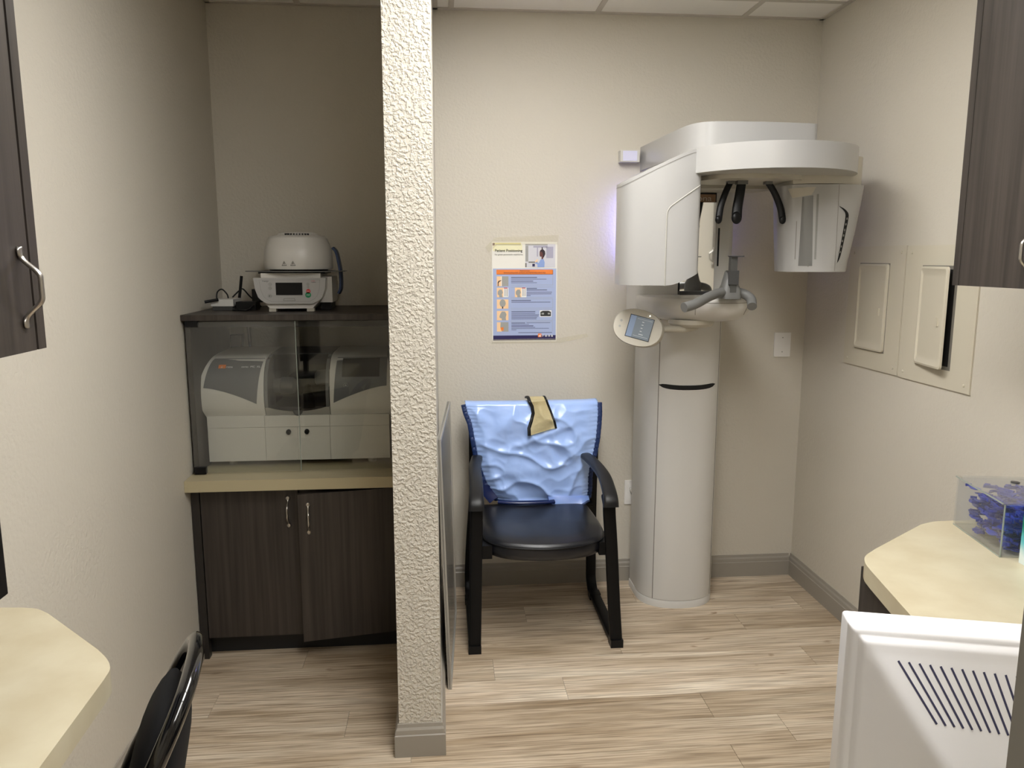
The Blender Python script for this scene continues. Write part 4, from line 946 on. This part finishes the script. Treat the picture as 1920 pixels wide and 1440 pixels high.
# forehead and temple supports
def support(pts, w_, clip):
    P = catmull(pts, 6)
    s = obj('temple_support', sweep(BM(), P, [w_ * (.95 + .12 * (i / len(P))) for i in range(len(P))], .006, (1, -.25, 0), 14, 3), M_black, xr, 60)
    o_ = BM(); c = Vector(pts[0]); box(o_, c.x - clip, c.x + clip, c.y - .015, c.y + .015, c.z - .008, c.z + .03); bev(o_, .003, 2); obj('clip', o_, M_grey, s)
    tip = Vector(pts[-1]); bm = BM(); bmesh.ops.create_uvsphere(bm, u_segments=16, v_segments=10, radius=1, matrix=Matrix.Translation(tip) @ Matrix.Diagonal((w_ * 1.12, .009, w_ * 1.3, 1))); obj('tip_pad', bm, M_black, s, 60)
support([(1.117, 2.99, 1.895), (1.097, 2.985, 1.855), (1.078, 2.98, 1.80), (1.070, 2.975, 1.752)], .0125, .013)
support([(1.153, 2.97, 1.892), (1.145, 2.965, 1.84), (1.137, 2.96, 1.795), (1.134, 2.955, 1.758)], .0185, .02)
support([(1.266, 2.99, 1.895), (1.292, 2.985, 1.855), (1.316, 2.98, 1.80), (1.326, 2.975, 1.752)], .0125, .013)

# white sensor box on the wall, lit blue from below
wb_ = thing('wall_box', 'small white box on the back wall above the blue glow', 'box', (.865, D, 2.04))
bx('case', .823, .911, D - .05, D - .0005, 2.04, 2.092, M_white2, wb_, .003, 2)
bx('inset', .834, .90, D - .052, D - .049, 2.044, 2.088, mat('blue_lit_plastic', srgb(214, 214, 240), .4), wb_, .001, 1)  # lilac tint paints the blue glow onto the white box

# ------------------------------------------------------------------ guest chair
gc = thing('guest_chair', 'black vinyl guest armchair with sled base against the back wall', 'chair', (.41, 3.25, 0))
for sgn, xb, xt, xa in ((-1, .116, .127, .133), (1, .708, .668, .676)):
    fr = [(xb, 2.985, .018), (xb + (xt - xb) * .35, 2.985, .2), (xb + (xt - xb) * .7, 2.985, .42), (xt, 2.985, .575), (xt, 2.995, .615), (xt, 3.03, .64)]
    obj('leg', sweep(BM(), catmull(fr, 5), .0255, .0125, (1, 0, 0), 14, 5), M_blackm, gc, 50)
    rn = [(xb, 2.975, .018), (xb, 3.2, .018), (xb, 3.43, .018)]
    obj('runner', sweep(BM(), catmull(rn, 3), .024, .012, (1, 0, 0), 14, 5), M_blackm, gc, 50)
    xr2 = .14 if sgn < 0 else .70
    rl_ = [(xb, 3.42, .018), (xb, 3.50, .022), (xb, 3.545, .06), (xb, 3.553, .12), (xb + (xr2 - xb) * .4, 3.545, .3), (xr2, 3.52, .52), (xr2, 3.505, .7), (xr2, 3.515, .86)]
    obj('leg', sweep(BM(), catmull(rl_, 5), .0235, .0125, (1, 0, 0), 14, 5), M_blackm, gc, 50)
    ins = .02 * sgn
    ar = [(xt, 2.955, .615), (xt, 2.965, .645), (xt + .002, 3.02, .672), (xt + .004, 3.12, .697), (xt - ins * .3, 3.25, .712), (xt - ins * 1.0, 3.38, .715), (xt - ins * 1.2, 3.45, .705)]
    P = catmull(ar, 6); nn_ = len(P)
    obj('armrest', sweep(BM(), P, [.031 - .007 * (i / nn_) for i in range(nn_)], .0135, (1, 0, 0), 18, 3.2), M_armp, gc, 60)
    obj('glide', bev(box(BM(), xb - .026, xb + .026, 2.965, 3.02, 0, .034), .004, 2), M_black, gc)
    obj('glide', bev(box(BM(), xb - .026, xb + .026, 3.43, 3.48, 0, .03), .004, 2), M_black, gc)
    obj('seat_bracket', prism_x(BM(), [(2.99, .40), (3.12, .40), (3.12, .455), (2.99, .455)], min(xb, .41) if False else (.13 if sgn < 0 else .63), .19 if sgn < 0 else .69), M_blackm, gc)
obj('cross_bar', sweep(BM(), [(.14, 3.06, .405), (.69, 3.06, .405)], .012, .012, n=12), M_blackm, gc, 60)
obj('cross_bar', sweep(BM(), [(.14, 3.50, .45), (.70, 3.50, .45)], .012, .012, n=12), M_blackm, gc, 60)
SE = cat2([(.165, 3.43), (.156, 3.30), (.152, 3.15), (.163, 3.05), (.205, 2.985), (.28, 2.948), (.41, 2.930), (.54, 2.946), (.615, 2.982), (.656, 3.045), (.667, 3.15), (.663, 3.30), (.655, 3.43)], 4) + [(.41, 3.445)]
def seat(k, z, dome_=0): return [(.41 + (x - .41) * k, 3.19 + (y - 3.19) * k, z - dome_ * max(0, 3.1 - y)) for x, y in SE]
st = obj('seat', loft(BM(), [seat(.90, .405, .05), seat(.985, .415, .05), seat(1, .435, .05), seat(1, .468, .06), seat(.985, .48, .08), seat(.93, .492, .10), seat(.7, .497, .06), seat(.3, .496)]), M_leather, gc, 60)
obj('piping', sweep(BM(), [Vector(q) for q in seat(1.002, .466, .06)[:-1]], .0032, .0032, n=8), M_black, st, 60)
BK = []
for z, hw, y, th in ((.50, .20, 3.452, .02), (.56, .235, 3.448, .03), (.65, .258, 3.45, .034), (.78, .272, 3.458, .034), (.88, .268, 3.47, .03), (.925, .25, 3.477, .018), (.932, .22, 3.478, .006)):
    BK.append([(.41 + a, y + .015 + b, z) for a, b in superell(0, 0, hw, th, 4, 32)])
obj('backrest', loft(BM(), BK), M_leather, gc, 60)

# apron hung over the chair back
ap = thing('lead_apron', 'light blue vinyl lead apron hung over the black chair back', 'apron', (.41, 3.43, .5))
LB = [(.100, .950), (.108, .915), (.127, .866), (.138, .80), (.150, .73), (.168, .66), (.192, .59), (.225, .530), (.25, .50)]
RB_ = [(.708, .950), (.708, .90), (.704, .843), (.697, .78), (.686, .717), (.672, .66), (.667, .60), (.668, .54), (.664, .498)]
def cur(C, t):
    s = t * (len(C) - 1); i = min(int(s), len(C) - 2); f_ = s - i
    return C[i][0] + (C[i + 1][0] - C[i][0]) * f_, C[i][1] + (C[i + 1][1] - C[i][1]) * f_
def wrinkle(x, z):
    q = Vector((x * 7, z * 7, 1.3)); w1 = noise.noise(q + Vector((noise.noise(q * .8) * 1.2, 0, 0)))
    rg = 1 - abs(noise.noise(Vector((x * 5.5 + z * 4.5, z * 8 - x * 3, 4.2)))) * 2.2
    r2 = 1 - abs(noise.noise(Vector((x * 11 - z * 6, z * 9 + x * 5, 9.2)))) * 2.2
    r3 = 1 - abs(noise.noise(Vector((x * 17 + z * 13, z * 20 - x * 9, 2.2)))) * 2.6
    f1 = .016 * w1 + .014 * max(0, rg) ** 3 + .0045 * max(0, r2) ** 3 + .001 * max(0, r3) ** 3
    # diagonal fold running from left centre up to the right
    dd = (z - .775) - (x - .36) * .38
    f1 += .010 * math.exp(-(dd / .016) ** 2) * math.exp(-((x - .42) / .16) ** 2)
    return f1
def apron_pt(u, t):
    lx, lz = cur(LB, t); rx, rz = cur(RB_, t)
    x = lx + (rx - lx) * u; z = lz + (rz - lz) * u
    z -= .016 * math.sin(math.pi * u) ** 2 * 0 + .012 * math.exp(-((u - .78) / .1) ** 2) * t ** 8
    edge = min(1, min(u, 1 - u) * 9) * .8 + .2
    pk = .0045 * math.sin(t * 150 + 2 * math.sin(u * 6)) * math.exp(-min(u, 1 - u) * 22) * (.4 + .6 * t)
    y = 3.438 - .022 * math.sin(math.pi * min(1, t * 1.05)) - .012 * (1 - (2 * u - 1) ** 2) - wrinkle(x, z) * edge * min(1, t * 5 + .15) - pk
    y += .035 * max(0, abs(u - .5) - .42) * 4
    return Vector((x, y, z))
NU, NV = 90, 80
bm = BM(); V = []
for j in range(-14, NV + 1):
    row = []
    for i in range(NU + 1):
        u = i / NU
        if j >= 0: row.append(bm.verts.new(apron_pt(u, j / NV)))
        else:
            a = -j / 14; p_ = apron_pt(u, 0)
            if a < .45: th = a / .45 * math.pi; row.append(bm.verts.new((p_.x, p_.y + .043 * (1 - math.cos(th)), p_.z + .012 * math.sin(th))))
            else: row.append(bm.verts.new((.41 + (p_.x - .41) * .86, p_.y + .086 + .004 * math.sin(u * 20), p_.z - (a - .45) * .32)))
    V.append(row)
for j in range(len(V) - 1):
    for i in range(NU): bm.faces.new((V[j][i], V[j][i + 1], V[j + 1][i + 1], V[j + 1][i]))
bmesh.ops.recalc_face_normals(bm, faces=bm.faces); bmesh.ops.solidify(bm, geom=bm.faces[:], thickness=.003)
obj('front_panel', bm, M_apron, ap, 180)
for u0, nm in ((0, -.008), (1, .008)):
    pts = [apron_pt(u0, t / 60) + Vector((nm, .004, 0)) for t in range(61)]
    obj('edge_binding', sweep(BM(), pts, .0115, .006, (1, 0, 0), 10, 3), M_navy, ap, 60)
obj('edge_binding', sweep(BM(), [apron_pt(u / 50, 1) + Vector((0, .003, -.005 - .002 * math.sin(u))) for u in range(51)], .0045, .0065, (0, 0, 1), 10, 3), M_navy, ap, 60)
# underside roll showing below and at the left
pts = [(.245, 3.40, .508), (.30, 3.385, .507), (.38, 3.378, .507), (.46, 3.382, .506), (.50, 3.39, .505)]
obj('turned_hem', sweep(BM(), catmull(pts, 6), .009, .016, (0, 0, 1), 12), M_under, ap, 60)
pts = [(.148, 3.446, .80), (.155, 3.442, .70), (.17, 3.436, .62), (.195, 3.43, .55), (.225, 3.42, .51)]
obj('lining', sweep(BM(), catmull(pts, 5), .024, .004, (1, 0, 0), 10, 3), M_under, ap, 60)
# folded corner at lower right
bm = BM(); V = []
for j in range(9):
    v_ = j / 8; V.append([])
    for i in range(19):
        u = i / 18; x = .475 + .188 * u
        V[-1].append(bm.verts.new((x, 3.412 - .03 * v_ - .008 * math.sin(3 * u), .527 - .004 * u - v_ * (.012 + .032 * math.sin(math.pi * min(1, u * 1.05)) ** .7))))
for j in range(8):
    for i in range(18): bm.faces.new((V[j][i], V[j][i + 1], V[j + 1][i + 1], V[j + 1][i]))
bmesh.ops.solidify(bm, geom=bm.faces[:], thickness=.003); obj('folded_corner', bm, M_apron, ap, 60)
obj('edge_binding', sweep(BM(), [(.475 + .188 * u / 18, 3.380 - .008 * math.sin(3 * u / 18), .513 - .002 - .004 * u / 18 - .032 * math.sin(math.pi * min(1, u / 18 * 1.05)) ** .7) for u in range(19)], .005, .005, n=8), M_navy, ap, 60)
# tan collar strap folded over the top
def col_pt(s, t):
    """s across 0..1, t from the back over the top down to the tip"""
    cl = [(.392, .968), (.404, .945), (.408, .915), (.398, .88), (.387, .85), (.388, .818)]; cr = [(.462, .972), (.470, .95), (.482, .92), (.492, .89), (.500, .865), (.504, .846)]
    if t < .25:
        a = t / .25; lx, rx = .385, .455; x = lx + (rx - lx) * s + .008 * a; return Vector((x, 3.492 - .065 * a, .955 + .026 * math.sin(math.pi * (.25 + .6 * a))))
    tt = (t - .25) / .75; lx, lz = cur(cl, tt); rx, rz = cur(cr, tt)
    x = lx + (rx - lx) * s; z = lz + (rz - lz) * s
    u = (x - .12) / .58; y0 = apron_pt(u, max(0, min(1, (.95 - z) / .45))).y
    return Vector((x, min(y0 - .010, 3.425) - .006 * math.sin(math.pi * s), z))
bm = BM(); V = [[bm.verts.new(col_pt(i / 10, j / 40)) for i in range(11)] for j in range(41)]
for j in range(40):
    for i in range(10): bm.faces.new((V[j][i], V[j][i + 1], V[j + 1][i + 1], V[j + 1][i]))
bmesh.ops.solidify(bm, geom=bm.faces[:], thickness=.004)
co = obj('collar_strap', bm, M_collar, ap, 180); tag(co, 'tan collar strap with black edging')
obj('edging', sweep(BM(), [col_pt(0, t / 40) + Vector((-.004, -.002, 0)) for t in range(41)], .0075, .0045, (1, 0, 0), 10, 3), M_black, co, 60)
obj('edging', sweep(BM(), [col_pt(1, t / 40) + Vector((.003, -.002, 0)) for t in range(41)], .0048, .004, (1, 0, 0), 10, 3), M_black, co, 60)

# ------------------------------------------------------------------ silver board leaning on the partition
lb = thing('leaning_board', 'silver framed board leaning upright against the partition', 'board', (.02, 3.0, 0))
A0, A1, B0, B1 = Vector((.016, 2.712, 0)), Vector((.047, 3.36, 0)), Vector((-.012, 2.712, .965)), Vector((.030, 3.36, .985))
nb = (A1 - A0).cross(B0 - A0).normalized(); nb = nb if nb.x < 0 else -nb
def slab(name, u0, u1, v0, v1, d0, d1, m, parent):
    f = lambda u, v, d_: A0 + (A1 - A0) * u + ((B0 - A0) * (1 - u) + (B1 - A1) * u) * v + nb * d_
    bm = BM(); loft(bm, [[f(u, v, d_) for u, v in ((u0, v0), (u1, v0), (u1, v1), (u0, v1))] for d_ in (d0, d1)]); return obj(name, bm, m, parent, 20)
slab('panel', .0, 1, .0, 1, .003, .009, M_board, lb)
for q in ((0, .018, 0, 1), (.982, 1, 0, 1), (.018, .982, 0, .012), (.018, .982, .988, 1)): slab('frame_rail', *q, -.002, .012, M_alu, lb)
